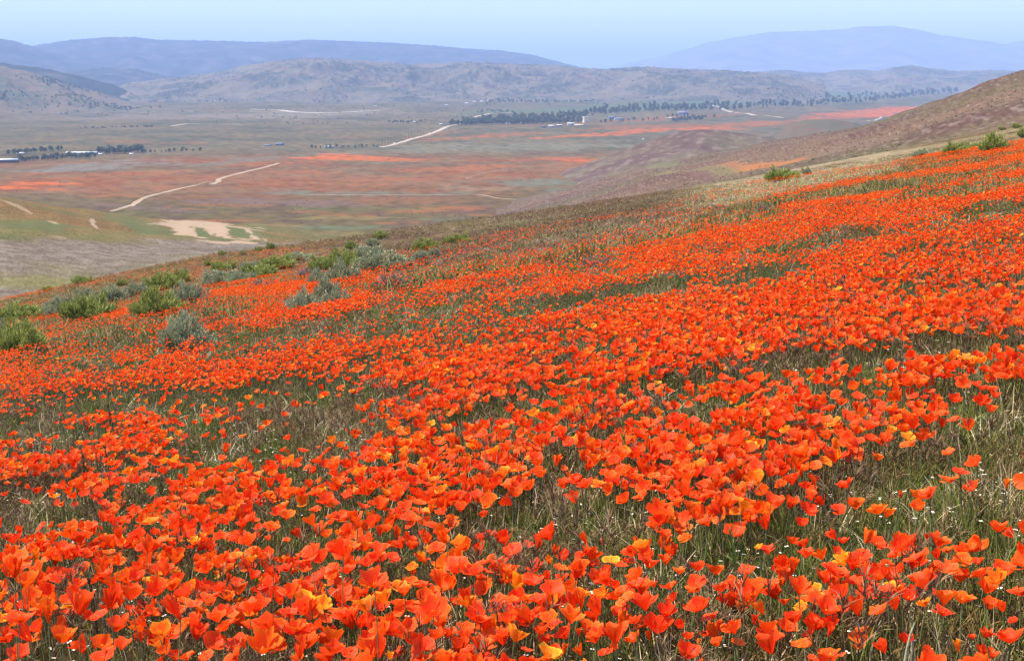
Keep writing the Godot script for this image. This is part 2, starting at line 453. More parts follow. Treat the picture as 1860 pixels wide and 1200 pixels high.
# ------------------------------------------------------------------ hills in the middle distance
# a slope that runs, along each bearing, in a straight line from a near edge (rn, vn) to its crest (rc, vc), then falls away behind it
func slope_hill(called: String, label: String, crest: Array, near: Array, rough: float, scale: float, fall: float, cfun: Callable, patches: Array, nt: int, nr: int):
	var ts := PackedFloat32Array()
	var hc := PackedFloat32Array()
	var rc := PackedFloat32Array()
	for q in crest:
		var d := ray(q[0], q[1])
		var hn := sqrt(d.x * d.x + d.z * d.z)
		ts.append(atan2(d.x, -d.z))
		hc.append(EYE.y + d.y / hn * q[2])
		rc.append(q[2])
	var tn := PackedFloat32Array()
	var hn_ := PackedFloat32Array()
	var rn := PackedFloat32Array()
	for q in near:
		var d := ray(q[0], q[1])
		var hn := sqrt(d.x * d.x + d.z * d.z)
		tn.append(atan2(d.x, -d.z))
		hn_.append(EYE.y + d.y / hn * q[2])
		rn.append(q[2])
	var th := spread(ts[0], ts[ts.size() - 1], nt)
	var pts := PackedVector3Array()
	var cols := PackedColorArray()
	pts.resize(nt * nr)
	cols.resize(nt * nr)
	var radii := spread(0.0, 1.5, nr)
	for i in nt:
		var a := curve(tn, hn_, th[i])
		var b := curve(ts, hc, th[i])
		var r0 := curve(tn, rn, th[i])
		var r1 := curve(ts, rc, th[i])
		for j in nr:
			var t := radii[j]
			var r := lerpf(r0, r1, t)
			var x := r * sin(th[i])
			var z := -r * cos(th[i])
			var h := lerpf(a, b, minf(t, 1.0))
			h += rough * n_big.get_noise_2d(x * scale, z * scale) * 4.0 * clampf(t, 0.0, 1.0) * clampf(1.1 - t, 0.0, 1.0)
			if t > 1.0: h -= fall * (r - r1) + 0.5 * fall * (r - r1) * minf(1.0, (t - 1.0) * 4.0)
			pts[j * nt + i] = Vector3(x, h, z)
			cols[j * nt + i] = cfun.call(x, z, t, th[i])
	# patches are given as [px, py, half width px, half height px, tilt, colour, strength] and dropped onto the slope
	for q in patches:
		var c: float = atan2(ray(q[0], q[1]).x, -ray(q[0], q[1]).z)
		for i in nt:
			var along := (tan(th[i]) - tan(c)) * FOCAL
			var u: float = along / q[2]
			if absf(u) > 1.6: continue
			var a := curve(tn, hn_, th[i])
			var b := curve(ts, hc, th[i])
			var r0 := curve(tn, rn, th[i])
			var r1 := curve(ts, rc, th[i])
			var mid: float = q[1] + q[4] * along
			var tt := PackedFloat32Array()
			for v in [mid, mid - q[3], mid + q[3]]:
				var d := ray(q[0], v)
				var k := d.y / sqrt(d.x * d.x + d.z * d.z)
				var den := (b - a) - k * (r1 - r0)
				tt.append((EYE.y + k * r0 - a) / (den if absf(den) > 1e-4 else 1e-4))
			var half := maxf(absf(tt[1] - tt[2]) * 0.5, 0.004)
			for j in nr:
				if radii[j] > 1.02: continue
				var v := (radii[j] - tt[0]) / half
				if absf(v) > 1.6: continue
				var p := pts[j * nt + i]
				var d := sqrt(u * u + v * v) + n_mid.get_noise_2d(p.x * scale * 8.0, p.z * scale * 8.0) * 0.55
				cols[j * nt + i] = cols[j * nt + i].lerp(q[5], clampf((1.0 - d) / 0.14, 0.0, 1.0) * q[6])
	tag(put(called, sheet(th, radii, pts, cols), tinted(0.95, 0.1)), label, "", "", "structure")
	grown.append([pts, nt, nr, int(nr * 0.66)])

func left_c(x: float, z: float, t: float, a: float) -> Color:
	var n := n_mid.get_noise_2d(x * 0.02, z * 0.02)
	var n2 := n_small.get_noise_2d(x * 0.22, z * 0.22)
	var n3 := n_big.get_noise_2d(x * 0.008, z * 0.008)
	var grey := Color(0.165, 0.125, 0.090).lerp(Color(0.235, 0.185, 0.140), clampf(0.3 + n2 * 0.8, 0.0, 1.0)).lerp(Color(0.125, 0.095, 0.065), clampf(n * 1.4, 0.0, 0.7))
	var gold := Color(0.190, 0.132, 0.052).lerp(Color(0.118, 0.116, 0.044), clampf(0.5 + n * 1.5, 0.0, 1.0)).lerp(Color(0.20, 0.105, 0.045), clampf(n3 * 1.6, 0.0, 0.8))
	var low := Color(0.17, 0.15, 0.06).lerp(grey, clampf(0.5 + n * 1.6, 0.0, 1.0))
	var c := low.lerp(grey, smoothstep(0.10, 0.22, t + n * 0.08)).lerp(gold, smoothstep(0.34, 0.44, t + n * 0.10))
	var fine := n_small.get_noise_2d(x * 0.9, z * 0.9)
	return c * Color(0.68, 0.68, 0.70) * (1.0 + 0.16 * n2 + 0.36 * fine)

func right_c(x: float, z: float, t: float, a: float) -> Color:
	var n := n_mid.get_noise_2d(x * 0.012, z * 0.012)
	var n2 := n_small.get_noise_2d(x * 0.22, z * 0.22)
	var n3 := n_big.get_noise_2d(x * 0.004, z * 0.004)
	var c := Color(0.185, 0.118, 0.075).lerp(Color(0.135, 0.105, 0.055), clampf(0.4 + n3 * 1.8, 0.0, 1.0)).lerp(Color(0.13, 0.072, 0.055), clampf(n * 1.8, 0.0, 0.9))
	c = c.lerp(Color(0.25, 0.195, 0.15), clampf((n2 - 0.32 + n * 0.3) * 1.8, 0.0, 0.5))
	var fine := n_small.get_noise_2d(x * 0.6, z * 0.6)
	return c * Color(0.58, 0.585, 0.60) * (1.0 + 0.22 * n2 + 0.40 * fine)

func make_middle_hills():
	var sand := Color(0.265, 0.19, 0.122)
	var green := Color(0.085, 0.088, 0.036)
	slope_hill("left_hill", "low golden-green hill with a bare sandy scar on the left", [[-260, 325, 420.0], [-100, 344, 425.0], [0, 355, 430.0], [50, 362, 435.0], [100, 370, 440.0], [150, 378, 450.0], [210, 388, 465.0], [270, 396, 480.0], [330, 401, 500.0], [400, 404, 520.0], [460, 408, 545.0], [520, 414, 570.0], [600, 424, 610.0], [700, 440, 660.0], [820, 465, 700.0]],
		[[-260, 610, 150.0], [0, 575, 165.0], [200, 535, 190.0], [400, 492, 230.0], [600, 455, 320.0], [820, 480, 400.0]], 2.2, 0.012, 0.28, left_c, [
		[60, 412, 100, 9, 0.05, green, 0.75], [245, 402, 60, 10, 0.25, green, 0.8], [300, 420, 70, 7, 0.15, green, 0.8], [80, 380, 60, 4, 0.2, green, 0.5], [470, 413, 30, 5, 0.1, green, 0.8], [200, 430, 60, 4, 0.0, green, 0.4],
		[345, 407, 75, 6, 0.05, sand, 1.0], [390, 414, 80, 8, 0.10, sand, 1.0], [330, 415, 34, 10, 0.42, sand, 1.0], [352, 427, 24, 7, 0.45, sand, 1.0], [440, 422, 42, 4, 0.28, sand, 0.95], [405, 425, 22, 7, 0.5, sand, 1.0], [430, 430, 30, 4, 0.2, sand, 0.8],
		[374, 424, 22, 5, 0.42, green, 1.0], [432, 423, 26, 5, 0.32, green, 1.0], [398, 431, 13, 3, 0.5, green, 0.9], [462, 425, 16, 3, 0.35, green, 0.9],
		[85, 403, 24, 2, 0.45, sand, 0.85], [28, 376, 34, 1.3, 0.32, sand, 0.6], [167, 398, 5, 4, 0.3, sand, 0.9], [176, 406, 10, 2, 0.6, sand, 0.9], [438, 442, 78, 1.6, 0.03, sand, 0.95], [590, 431, 30, 1.3, 0.05, sand, 0.8], [107, 436, 20, 1.5, 0.3, sand, 0.5]], 460, 240)
	slope_hill("right_hill", "bare brown hillside rising to the right edge", [[900, 372, 1300.0], [1000, 350, 1300.0], [1100, 322, 1280.0], [1200, 296, 1250.0], [1300, 277, 1200.0], [1400, 259, 1100.0], [1450, 251, 1050.0], [1500, 242, 1000.0], [1560, 231, 960.0], [1600, 221, 940.0], [1650, 203, 920.0], [1700, 184, 900.0], [1740, 171, 890.0], [1800, 149, 880.0], [1860, 128, 870.0], [1980, 84, 860.0], [2200, 10, 860.0]],
		[[900, 420, 700.0], [1000, 392, 520.0], [1240, 365, 330.0], [1400, 335, 270.0], [1600, 296, 240.0], [1860, 252, 230.0], [2200, 190, 230.0]], 5.0, 0.006, 0.3, right_c, [
		[1410, 288, 70, 5, -0.16, Color(0.26, 0.10, 0.035), 0.75], [1330, 300, 60, 4, -0.12, Color(0.22, 0.10, 0.04), 0.6], [1260, 312, 90, 6, -0.1, Color(0.13, 0.11, 0.05), 0.6], [1190, 300, 60, 5, -0.05, Color(0.11, 0.105, 0.05), 0.6], [1300, 330, 60, 6, -0.15, Color(0.10, 0.095, 0.04), 0.7], [1270, 318, 30, 4, -0.1, Color(0.10, 0.055, 0.045), 0.7],
		[1560, 262, 90, 6, -0.2, Color(0.13, 0.085, 0.06), 0.5]], 620, 220)
	ridge("mound", "low plum-brown mound out on the valley floor right of centre", [1010, 318, 1090, 288, 1130, 274, 1170, 259, 1205, 246, 1240, 238, 1270, 235, 1300, 236, 1350, 242, 1400, 250, 1460, 262, 1560, 318], 1560.0, 360.0, 320.0, VALLEY - 3.0, 0.10, 0.006, mound_c, 260, 60, 0.8, 0.0)
	ridge("mound", "small low rise behind the plum-brown mound", [1380, 268, 1440, 222, 1470, 217, 1510, 216, 1550, 222, 1640, 268], 2150.0, 320.0, 300.0, VALLEY - 3.0, 0.08, 0.006, rise_c, 160, 40, 0.9, 0.0)

func rise_c(x: float, z: float, t: float, g: float) -> Color:
	var n := n_mid.get_noise_2d(x * 0.012, z * 0.012)
	return Color(0.085, 0.073, 0.047).lerp(Color(0.12, 0.065, 0.035), clampf(0.1 + n * 1.6, 0.0, 0.6))

func mound_c(x: float, z: float, t: float, g: float) -> Color:
	var n := n_mid.get_noise_2d(x * 0.012, z * 0.012)
	var n2 := n_small.get_noise_2d(x * 0.06, z * 0.06)
	var c := Color(0.085, 0.052, 0.040).lerp(Color(0.105, 0.082, 0.048), clampf(0.35 + n * 2.0, 0.0, 1.0))
	return c.lerp(Color(0.16, 0.12, 0.095), clampf((n2 - 0.25) * 2.0, 0.0, 0.45)) * (1.0 + 0.2 * n2)

# ------------------------------------------------------------------ the near hillside
func swell(x: float, s: float, cx: float, cs: float, rx: float, rs: float, a: float) -> float:
	var u := (x - cx) / rx
	var v := (s - cs) / rs
	return a * exp(-u * u - v * v)

func near_h(x: float, z: float) -> float:
	var s := -z
	var h := 0.177 * x - 0.0846 * s
	if s > 0.0: h -= 0.000051 * s * s
	var d := sqrt(x * x + s * s)
	if d > 165.0: h -= 0.0016 * (d - 165.0) * (d - 165.0)
	h += swell(x, s, -24.0, 92.0, 17.0, 34.0, 1.05) + swell(x, s, -36.0, 92.0, 9.0, 40.0, -0.7) + swell(x, s, 30.0, 112.0, 20.0, 60.0, -1.15)
	var k := clampf(d / 40.0, 0.0, 1.0)
	h += n_big.get_noise_2d(x * 0.03, z * 0.03) * 0.35 * k + n_mid.get_noise_2d(x * 0.16, z * 0.16) * 0.06 * (0.4 + 0.6 * k)
	return h

func bank_c(x: float, z: float) -> Color:
	# dry growth beyond the poppies: rust on the left, plum-brown in the middle, straw on the right
	var a := atan2(x, -z)
	var n1 := n_mid.get_noise_2d(x * 0.12, z * 0.12)
	var n3 := n_big.get_noise_2d(x * 0.05, z * 0.05)
	var left := Color(0.21, 0.105, 0.045).lerp(Color(0.15, 0.115, 0.05), clampf(0.4 + n3 * 1.6, 0.0, 1.0))
	var mid := Color(0.150, 0.092, 0.050).lerp(Color(0.190, 0.140, 0.072), clampf(0.40 + n3 * 1.8, 0.0, 1.0)).lerp(Color(0.115, 0.062, 0.042), clampf(n1 * 1.8, 0.0, 0.9))
	var right := Color(0.28, 0.215, 0.115).lerp(Color(0.165, 0.11, 0.052), clampf(0.3 + n3 * 2.0 + n1, 0.0, 1.0))
	return left.lerp(mid, smoothstep(-0.20, -0.09, a + n1 * 0.05)).lerp(right, smoothstep(0.10, 0.16, a + n1 * 0.04))

func make_hillside():
	# where the poppies stop: a line over the ground
	var stop := [-200, 610, 0, 572, 120, 560, 200, 548, 300, 535, 380, 522, 480, 503, 560, 496, 650, 492, 720, 490, 780, 484, 900, 463, 1000, 454, 1100, 440, 1180, 426, 1250, 405, 1300, 380, 1420, 350, 1560, 321, 1640, 302, 1740, 274, 1860, 256, 2060, 220]
	for k in range(0, stop.size(), 2):
		var p := polar(on_hillside(stop[k], stop[k + 1], 0.12))
		edge_t.append(p.x)
		edge_r.append(minf(p.y, 80.0))
	var th := PackedFloat32Array()
	for i in 36: th.append(lerpf(-PI, -0.62, i / 36.0))
	for i in 420: th.append(lerpf(-0.62, 0.62, i / 420.0))
	for i in 37: th.append(lerpf(0.62, PI, i / 36.0))
	var ra := spread(0.35, 420.0, 300, true)
	ra[0] = 0.001
	var nt := th.size()
	var nr := ra.size()
	var pts := PackedVector3Array()
	var cols := PackedColorArray()
	pts.resize(nt * nr)
	cols.resize(nt * nr)
	for j in nr:
		var r := ra[j]
		for i in nt:
			var x := r * sin(th[i])
			var z := -r * cos(th[i])
			var n1 := n_mid.get_noise_2d(x * 0.25, z * 0.25)
			var n2 := n_small.get_noise_2d(x * 2.2, z * 2.2)
			var n3 := n_big.get_noise_2d(x * 0.06, z * 0.06)
			var y := near_h(x, z)
			if r < 40.0: y += n_small.get_noise_2d(x * 3.0, z * 3.0) * 0.02
			pts[j * nt + i] = Vector3(x, y, z)
			var soil := Color(0.105, 0.078, 0.045).lerp(Color(0.075, 0.085, 0.03), clampf(0.5 + n1 * 1.4, 0.0, 1.0)).lerp(Color(0.24, 0.19, 0.13), clampf((n2 - 0.15) * 1.8, 0.0, 0.6))
			var dry := bank_c(x, z)
			var e := curve(edge_t, edge_r, th[i])
			var c := soil.lerp(dry, smoothstep(0.75, 1.1, r / e + n3 * 0.15))
			cols[j * nt + i] = c * (0.85 + 0.3 * n2)
	var pale := Color(0.34, 0.27, 0.17)
	lay_patches([[1330, 338, 110, 9, -0.18, pale, 0.95], [1420, 318, 90, 8, -0.17, pale, 0.85], [1530, 297, 120, 9, -0.18, pale, 0.9], [1640, 278, 100, 6, -0.17, Color(0.3, 0.23, 0.14), 0.8], [1600, 284, 60, 5, -0.17, pale, 0.8],
		[1500, 303, 70, 3, -0.18, Color(0.17, 0.09, 0.05), 0.8], [1700, 258, 90, 4, -0.16, Color(0.18, 0.1, 0.055), 0.7], [260, 520, 160, 6, -0.22, Color(0.34, 0.115, 0.03), 0.7], [110, 550, 120, 8, -0.2, Color(0.4, 0.12, 0.028), 0.75], [420, 486, 90, 4, -0.2, Color(0.33, 0.24, 0.15), 0.8], [470, 470, 120, 4, -0.2, Color(0.15, 0.062, 0.04), 0.8], [330, 490, 90, 3, -0.22, Color(0.14, 0.06, 0.04), 0.7]],
		on_hillside, th, ra, pts, cols, 0.2, 0.6)
	var m := tinted(0.95, 0.1)
	var grain := FastNoiseLite.new()
	grain.seed = 8
	grain.frequency = 0.03
	grain.fractal_octaves = 5
	var img := Image.create(512, 512, false, Image.FORMAT_RGB8)
	for v in 512:
		for u in 512:
			var a := u / 512.0 * TAU
			var b := v / 512.0 * TAU
			var g := 0.78 + 0.35 * grain.get_noise_3d(70.0 * cos(a) + 40.0 * cos(b), 70.0 * sin(a) + 40.0 * sin(b), 90.0 * sin(b) + 60.0 * cos(a + b))
			img.set_pixel(u, v, Color(g, g * 0.99, g * 0.97))
	m.albedo_texture = ImageTexture.create_from_image(img)
	m.uv1_triplanar = true
	m.uv1_world_triplanar = true
	m.uv1_scale = Vector3(1.3, 1.3, 1.3)
	tag(put("hillside_ground", sheet(th, ra, pts, cols), m), "sloping hillside ground under the poppies", "", "", "structure")

# ------------------------------------------------------------------ dirt roads
func road(called: String, label: String, list: Array, width: float, c: Color, found: Callable, lift := 0.25):
	var pts: Array[Vector3] = []
	for k in range(0, list.size(), 2):
		pts.append(found.call(float(list[k]), float(list[k + 1])))
	var fine: Array[Vector3] = []
	for k in pts.size() - 1:
		var p0 := pts[maxi(k - 1, 0)]
		var p3 := pts[mini(k + 2, pts.size() - 1)]
		for s in 14:
			fine.append(pts[k].cubic_interpolate(pts[k + 1], p0, p3, s / 14.0))
	fine.append(pts[pts.size() - 1])
	var st := SurfaceTool.new()
	st.begin(Mesh.PRIMITIVE_TRIANGLES)
	for k in fine.size():
		var d := fine[mini(k + 1, fine.size() - 1)] - fine[maxi(k - 1, 0)]
		d.y = 0.0
		var side := Vector3(-d.z, 0.0, d.x).normalized()
		var w := width * 0.62 * (0.5 + 0.18 * n_small.get_noise_2d(fine[k].x * 0.03, fine[k].z * 0.03))
		if k == 0 or k == fine.size() - 1: w *= 0.3
		for e in [-1.0, 1.0]:
			var p: Vector3 = fine[k] + side * w * e
			p.y = ground_at(p.x, p.z, found) + lift
			st.set_color(c * (1.0 + 0.25 * n_small.get_noise_2d(p.x * 0.08, p.z * 0.08)))
			st.set_normal(Vector3.UP)
			st.add_vertex(p)
	for k in fine.size() - 1:
		var a := k * 2
		for i in [a, a + 2, a + 1, a + 1, a + 2, a + 3]: st.add_index(i)
	tag(put(called, st.commit(), tinted(0.95, 0.1)), label, "", "", "structure")

func ground_at(x: float, z: float, found: Callable) -> float:
	return valley_h(x, z)

func make_roads():
	var dirt := Color(0.28, 0.205, 0.13)
	var pale := Color(0.31, 0.25, 0.19)
	road("dirt_road", "pale dirt road climbing across the orange flats left of centre", [200, 385, 222, 378, 238, 372], 7.0, dirt, on_valley)
	road("dirt_road", "long curved section of the pale dirt road left of centre", [238, 375, 250, 366, 268, 358, 300, 350, 330, 343, 358, 338], 8.0, dirt, on_valley)
	road("dirt_road", "upper section of the pale dirt road beyond its bend", [383, 337, 396, 332, 398, 327, 420, 320, 450, 313, 480, 306, 507, 298], 9.0, dirt, on_valley)
	road("dirt_track", "faint worn stretch joining the two sections of the pale dirt road", [358, 338, 368, 335, 376, 333, 386, 334], 5.0, Color(0.20, 0.15, 0.10), on_valley)
	road("main_road", "straight pale road running past the orchard into the distance", [690, 266, 712, 262, 735, 256, 775, 246, 815, 233, 840, 222, 858, 215, 885, 209, 930, 205], 15.0, pale, on_valley)
	road("dirt_road", "pale road crossing the green fields right of centre", [1268, 180, 1283, 185, 1303, 194, 1330, 203, 1352, 207, 1372, 211], 22.0, pale, on_valley)
	road("dirt_road", "short bright stretch of road right of the tree row", [1388, 211, 1405, 212, 1422, 214], 16.0, pale, on_valley)
	road("dirt_road", "dirt track ending in a pale bend below the sage flat", [560, 353, 700, 354, 800, 354, 860, 353, 885, 356, 905, 360, 938, 363], 5.0, dirt, on_valley)
	road("dirt_track", "faint hairpin track on the flats right of centre", [960, 300, 905, 309, 862, 318, 847, 323, 870, 326, 920, 328], 4.0, Color(0.17, 0.12, 0.065), on_valley)
	road("dirt_track", "short tan track below the right-hand orange field", [1088, 328, 1105, 331, 1122, 335], 5.0, Color(0.36, 0.25, 0.13), on_valley)
	road("dirt_track", "small tan hook of track at the foot of the right hill", [1112, 344, 1124, 346, 1128, 352], 4.0, Color(0.36, 0.26, 0.14), on_valley)
	road("pale_wash", "long pale wash below the scrub hills left of centre", [455, 200, 500, 201, 560, 203, 640, 202, 690, 201], 30.0, Color(0.42, 0.37, 0.31), on_valley)
	road("pale_wash", "pale strip beside the far row of trees on the left", [310, 229, 340, 226, 370, 226, 440, 224], 14.0, Color(0.36, 0.3, 0.23), on_valley)
	road("dirt_road", "thin pale road near the far woodland", [1040, 172, 1090, 175, 1125, 177], 24.0, pale, on_valley)
	road("dirt_road", "pale field edge left of the far woodland", [1300, 175, 1322, 173, 1345, 173], 24.0, pale, on_valley)
	road("dirt_road", "pale track at the foot of the brown hillside", [1575, 222, 1590, 218, 1604, 211], 9.0, pale, on_valley)

# ------------------------------------------------------------------ trees, buildings, poles and cars out on the valley floor
func leaf_quad(st: SurfaceTool, p: Vector3, s: float, c: Color):
	var a := Vector3(rng.randf_range(-1, 1), rng.randf_range(-1, 1), rng.randf_range(-1, 1)).normalized() * s
	var b := Vector3(rng.randf_range(-1, 1), rng.randf_range(-1, 1), rng.randf_range(-1, 1)).normalized()
	b = (b - a.normalized() * b.dot(a.normalized())).normalized() * s * 0.8
	for v in [p - a - b * 0.4, p + b, p + a - b * 0.4]:
		st.set_color(c)
		st.add_vertex(v)

func tree_mesh(kind: int, seed_: int) -> Array:
	rng.seed = 900 + seed_
	var st := SurfaceTool.new()
	st.begin(Mesh.PRIMITIVE_TRIANGLES)
	var tall: float = [1.0, 1.0, 1.25][kind]
	var wide: float = [0.50, 0.38, 0.22][kind]
	# trunk and two limbs
	cone(st, Vector3.ZERO, Vector3(0.02, tall * 0.55, 0.0), 0.035, 0.018, Color(0.10, 0.08, 0.06))
	cone(st, Vector3(0, tall * 0.25, 0), Vector3(wide * 0.5, tall * 0.6, 0.05), 0.02, 0.01, Color(0.10, 0.08, 0.06))
	cone(st, Vector3(0, tall * 0.3, 0), Vector3(-wide * 0.5, tall * 0.65, -0.06), 0.02, 0.01, Color(0.10, 0.08, 0.06))
	st.generate_normals()
	var trunk := st.commit()
	st = SurfaceTool.new()
	st.begin(Mesh.PRIMITIVE_TRIANGLES)
	var lobes := []
	for k in 7:
		var a := rng.randf() * TAU
		lobes.append([Vector3(cos(a) * wide * rng.randf_range(0.1, 0.65), tall * rng.randf_range(0.35, 0.88), sin(a) * wide * rng.randf_range(0.1, 0.65)), rng.randf_range(0.13, 0.24) * (0.7 + wide)])
	for l in lobes:
		for k in 30:
			var d := Vector3(rng.randf_range(-1, 1), rng.randf_range(-1, 1), rng.randf_range(-1, 1)).normalized() * pow(rng.randf(), 0.4)
			var g := rng.randf_range(0.75, 1.3)
			leaf_quad(st, l[0] + d * l[1], rng.randf_range(0.05, 0.10), Color(0.095 * g, 0.110 * g, 0.068 * g))
	st.generate_normals()
	return [st.commit(), trunk]

func cone(st: SurfaceTool, a: Vector3, b: Vector3, ra: float, rb: float, c: Color, sides := 5):
	var d := (b - a).normalized()
	var u := d.cross(Vector3(0.3, 0.1, 1.0)).normalized()
	var v := d.cross(u)
	for k in sides:
		var t0 := TAU * k / sides
		var t1 := TAU * (k + 1) / sides
		var e0 := u * cos(t0) + v * sin(t0)
		var e1 := u * cos(t1) + v * sin(t1)
		for p in [a + e0 * ra, b + e0 * rb, a + e1 * ra, a + e1 * ra, b + e0 * rb, b + e1 * rb]:
			st.set_color(c)
			st.add_vertex(p)

func make_valley_things():
	var meshes := []
	for k in 9: meshes.append(tree_mesh(k % 3, k))
	var tm := tinted(0.9, 0.1, 0.25)
	rng.seed = 77
	# [x0, y0, x1, y1, how many, depth of the belt in px, smallest px, largest px, which shapes, label, group]
	var rows := [
		[14, 281, 112, 273, 16, 1.5, 7, 12, 0, "dark tree in the upper row above the barns at the left edge", "upper row of trees by the barns"],
		[28, 293, 172, 286, 36, 3.0, 8, 13, 0, "dark tree in the lower row below the long white barn", "lower row of trees by the barns"],
		[176, 280, 262, 277, 20, 2.0, 9, 16, 0, "large dark tree in the clump right of the long white barn", "clump of trees right of the barn"],
		[262, 277, 371, 274, 13, 1.0, 4, 9, 0, "small tree in the thinning row right of the barn clump", "thinning row of trees"],
		[563, 270, 690, 266, 15, 1.2, 4, 8, 0, "low dark tree in the short row beside the main road", "short row of trees by the road"],
		[816, 232, 1062, 221, 62, 2.0, 8, 13, 0, "dark tree in the orchard front right of the main road", "front rows of the orchard"],
		[1075, 203, 1325, 197, 42, 3.0, 8, 14, 2, "upright dark tree in the long back row above the farm houses", "long back row of trees"],
		[1085, 221, 1300, 213, 20, 2.5, 5, 9, 1, "small lone tree scattered among the farm plots", "scattered farm trees"],
		[1220, 222, 1280, 218, 14, 2.0, 8, 12, 0, "dark tree in the dense clump in front of the farm plots", "dense farm clump"],
		[1330, 200, 1560, 188, 28, 3.5, 7, 13, 2, "upright dark tree in the row behind the right orange field", "row behind the right orange field"],
		[1560, 188, 1745, 168, 26, 4.5, 7, 12, 1, "dark tree in the row running up to the brown hillside", "row meeting the brown hillside"],
	]
	for q in rows:
		for k in q[4]:
			var t: float = (k + rng.randf_range(0.1, 0.9)) / q[4]
			var p := on_valley(lerpf(q[0], q[2], t), lerpf(q[1], q[3], t) + rng.randf_range(-1.0, 0.4) * q[5])
			var size: float = rng.randf_range(q[6], q[7]) * polar(p).y / FOCAL
			var which: int = [rng.randi_range(0, 1), rng.randi_range(0, 2), [1, 2, 2][rng.randi_range(0, 2)]][q[8]] + 3 * rng.randi_range(0, 2)
			var o := root_of("valley_tree", p - Vector3(0, 0.2, 0), rng.randf() * TAU)
			put("crown", meshes[which][0], tm, o)
			put("trunk", meshes[which][1], tm, o)
			o.scale = Vector3(size * 1.15, size, size * 1.15)
			var n: int = k + 1
			var nth := "%d%s" % [n, "th" if n % 100 > 10 and n % 100 < 14 else ["th", "st", "nd", "rd", "th", "th", "th", "th", "th", "th"][n % 10]]
			tag(o, q[9] + ", " + nth + " from left", "tree", q[10])
	# the trees past counting: the body of the orchard and the far woods
	var far: Array[Transform3D] = []
	for k in 260:
		var t := rng.randf()
		far.append(tree_at(lerpf(840.0, 1062.0, t), lerpf(lerpf(222.0, 206.0, t), lerpf(229.0, 218.0, t), rng.randf()), 7.0, 11.0))
	for k in 130:
		var t := rng.randf()
		far.append(tree_at(lerpf(1060.0, 1325.0, t), lerpf(206.0, 197.0, t) + rng.randf_range(-3.0, 3.0), 5.0, 10.0))
	for k in 40:
		var t := rng.randf()
		far.append(tree_at(lerpf(145.0, 276.0, t), lerpf(235.0, 232.0, t), 2.5, 4.5))
	for k in 26: far.append(tree_at(rng.randf_range(706.0, 774.0), rng.randf_range(220.5, 223.5), 3.0, 5.0))
	for k in 24: far.append(tree_at(rng.randf_range(865.0, 935.0), rng.randf_range(202.0, 207.0), 3.0, 5.0))
	for k in 26: far.append(tree_at(rng.randf_range(702.0, 734.0), rng.randf_range(179.0, 182.0), 3.0, 6.0))
	for k in 420:
		var t := rng.randf()
		far.append(tree_at(lerpf(880.0, 1420.0, t), lerpf(187.0, 170.0, t) + rng.randf_range(-3.5, 3.5), 3.0, 5.0))
	for k in 380:
		var t := rng.randf()
		far.append(tree_at(lerpf(1300.0, 1860.0, t), lerpf(171.0, 149.0, t) + rng.randf_range(-1.6, 1.6), 3.0, 4.5))
	for k in 130:
		var t := rng.randf()
		far.append(tree_at(lerpf(1330.0, 1745.0, t), lerpf(199.0, 167.0, t) + rng.randf_range(-7.0, 5.0), 4.0, 9.0))
	for k in 140: far.append(tree_at(rng.randf_range(380.0, 900.0), rng.randf_range(190.0, 226.0), 1.5, 3.5))
	for k in 30: far.append(tree_at(rng.randf_range(900.0, 1300.0), rng.randf_range(184.0, 192.0), 2.0, 4.0))
	scatter("distant_trees", [meshes[0][0], meshes[1][0], meshes[2][0]], tm, far, [], "mass of small dark trees in the orchard and far woods")
	# scrub bushes dotted over the flats
	var bushes: Array[Transform3D] = []
	var tints := []
	for k in 3800:
		var r := 1000.0 + 2600.0 * rng.randf() * rng.randf()
		var a := rng.randf_range(-0.42, 0.42)
		var p := Vector3(r * sin(a), 0, -r * cos(a))
		if n_mid.get_noise_2d(p.x * 0.006, p.z * 0.006) < -0.05: continue
		p.y = valley_h(p.x, p.z) - 0.2
		var s := rng.randf_range(0.5, 1.2)
		bushes.append(Transform3D(Basis(Vector3.UP, rng.randf() * TAU).scaled(Vector3(s * 1.5, s, s * 1.5)), p))
		var g := rng.randf_range(1.2, 2.2)
		tints.append(Color(g, g, g * 1.1))
	scatter("sagebrush", [meshes[0][0]], tm, bushes, tints, "countless small sage bushes dotted over the valley flats")
	# buildings: [px, py of the base, width px, wall height px, depth px, roof, wall, label]
	var white := Color(0.50, 0.50, 0.50)
	var blue := Color(0.14, 0.165, 0.22)
	var cream := Color(0.62, 0.50, 0.36)
	var grey := Color(0.3, 0.3, 0.31)
	var dark := Color(0.10, 0.09, 0.08)
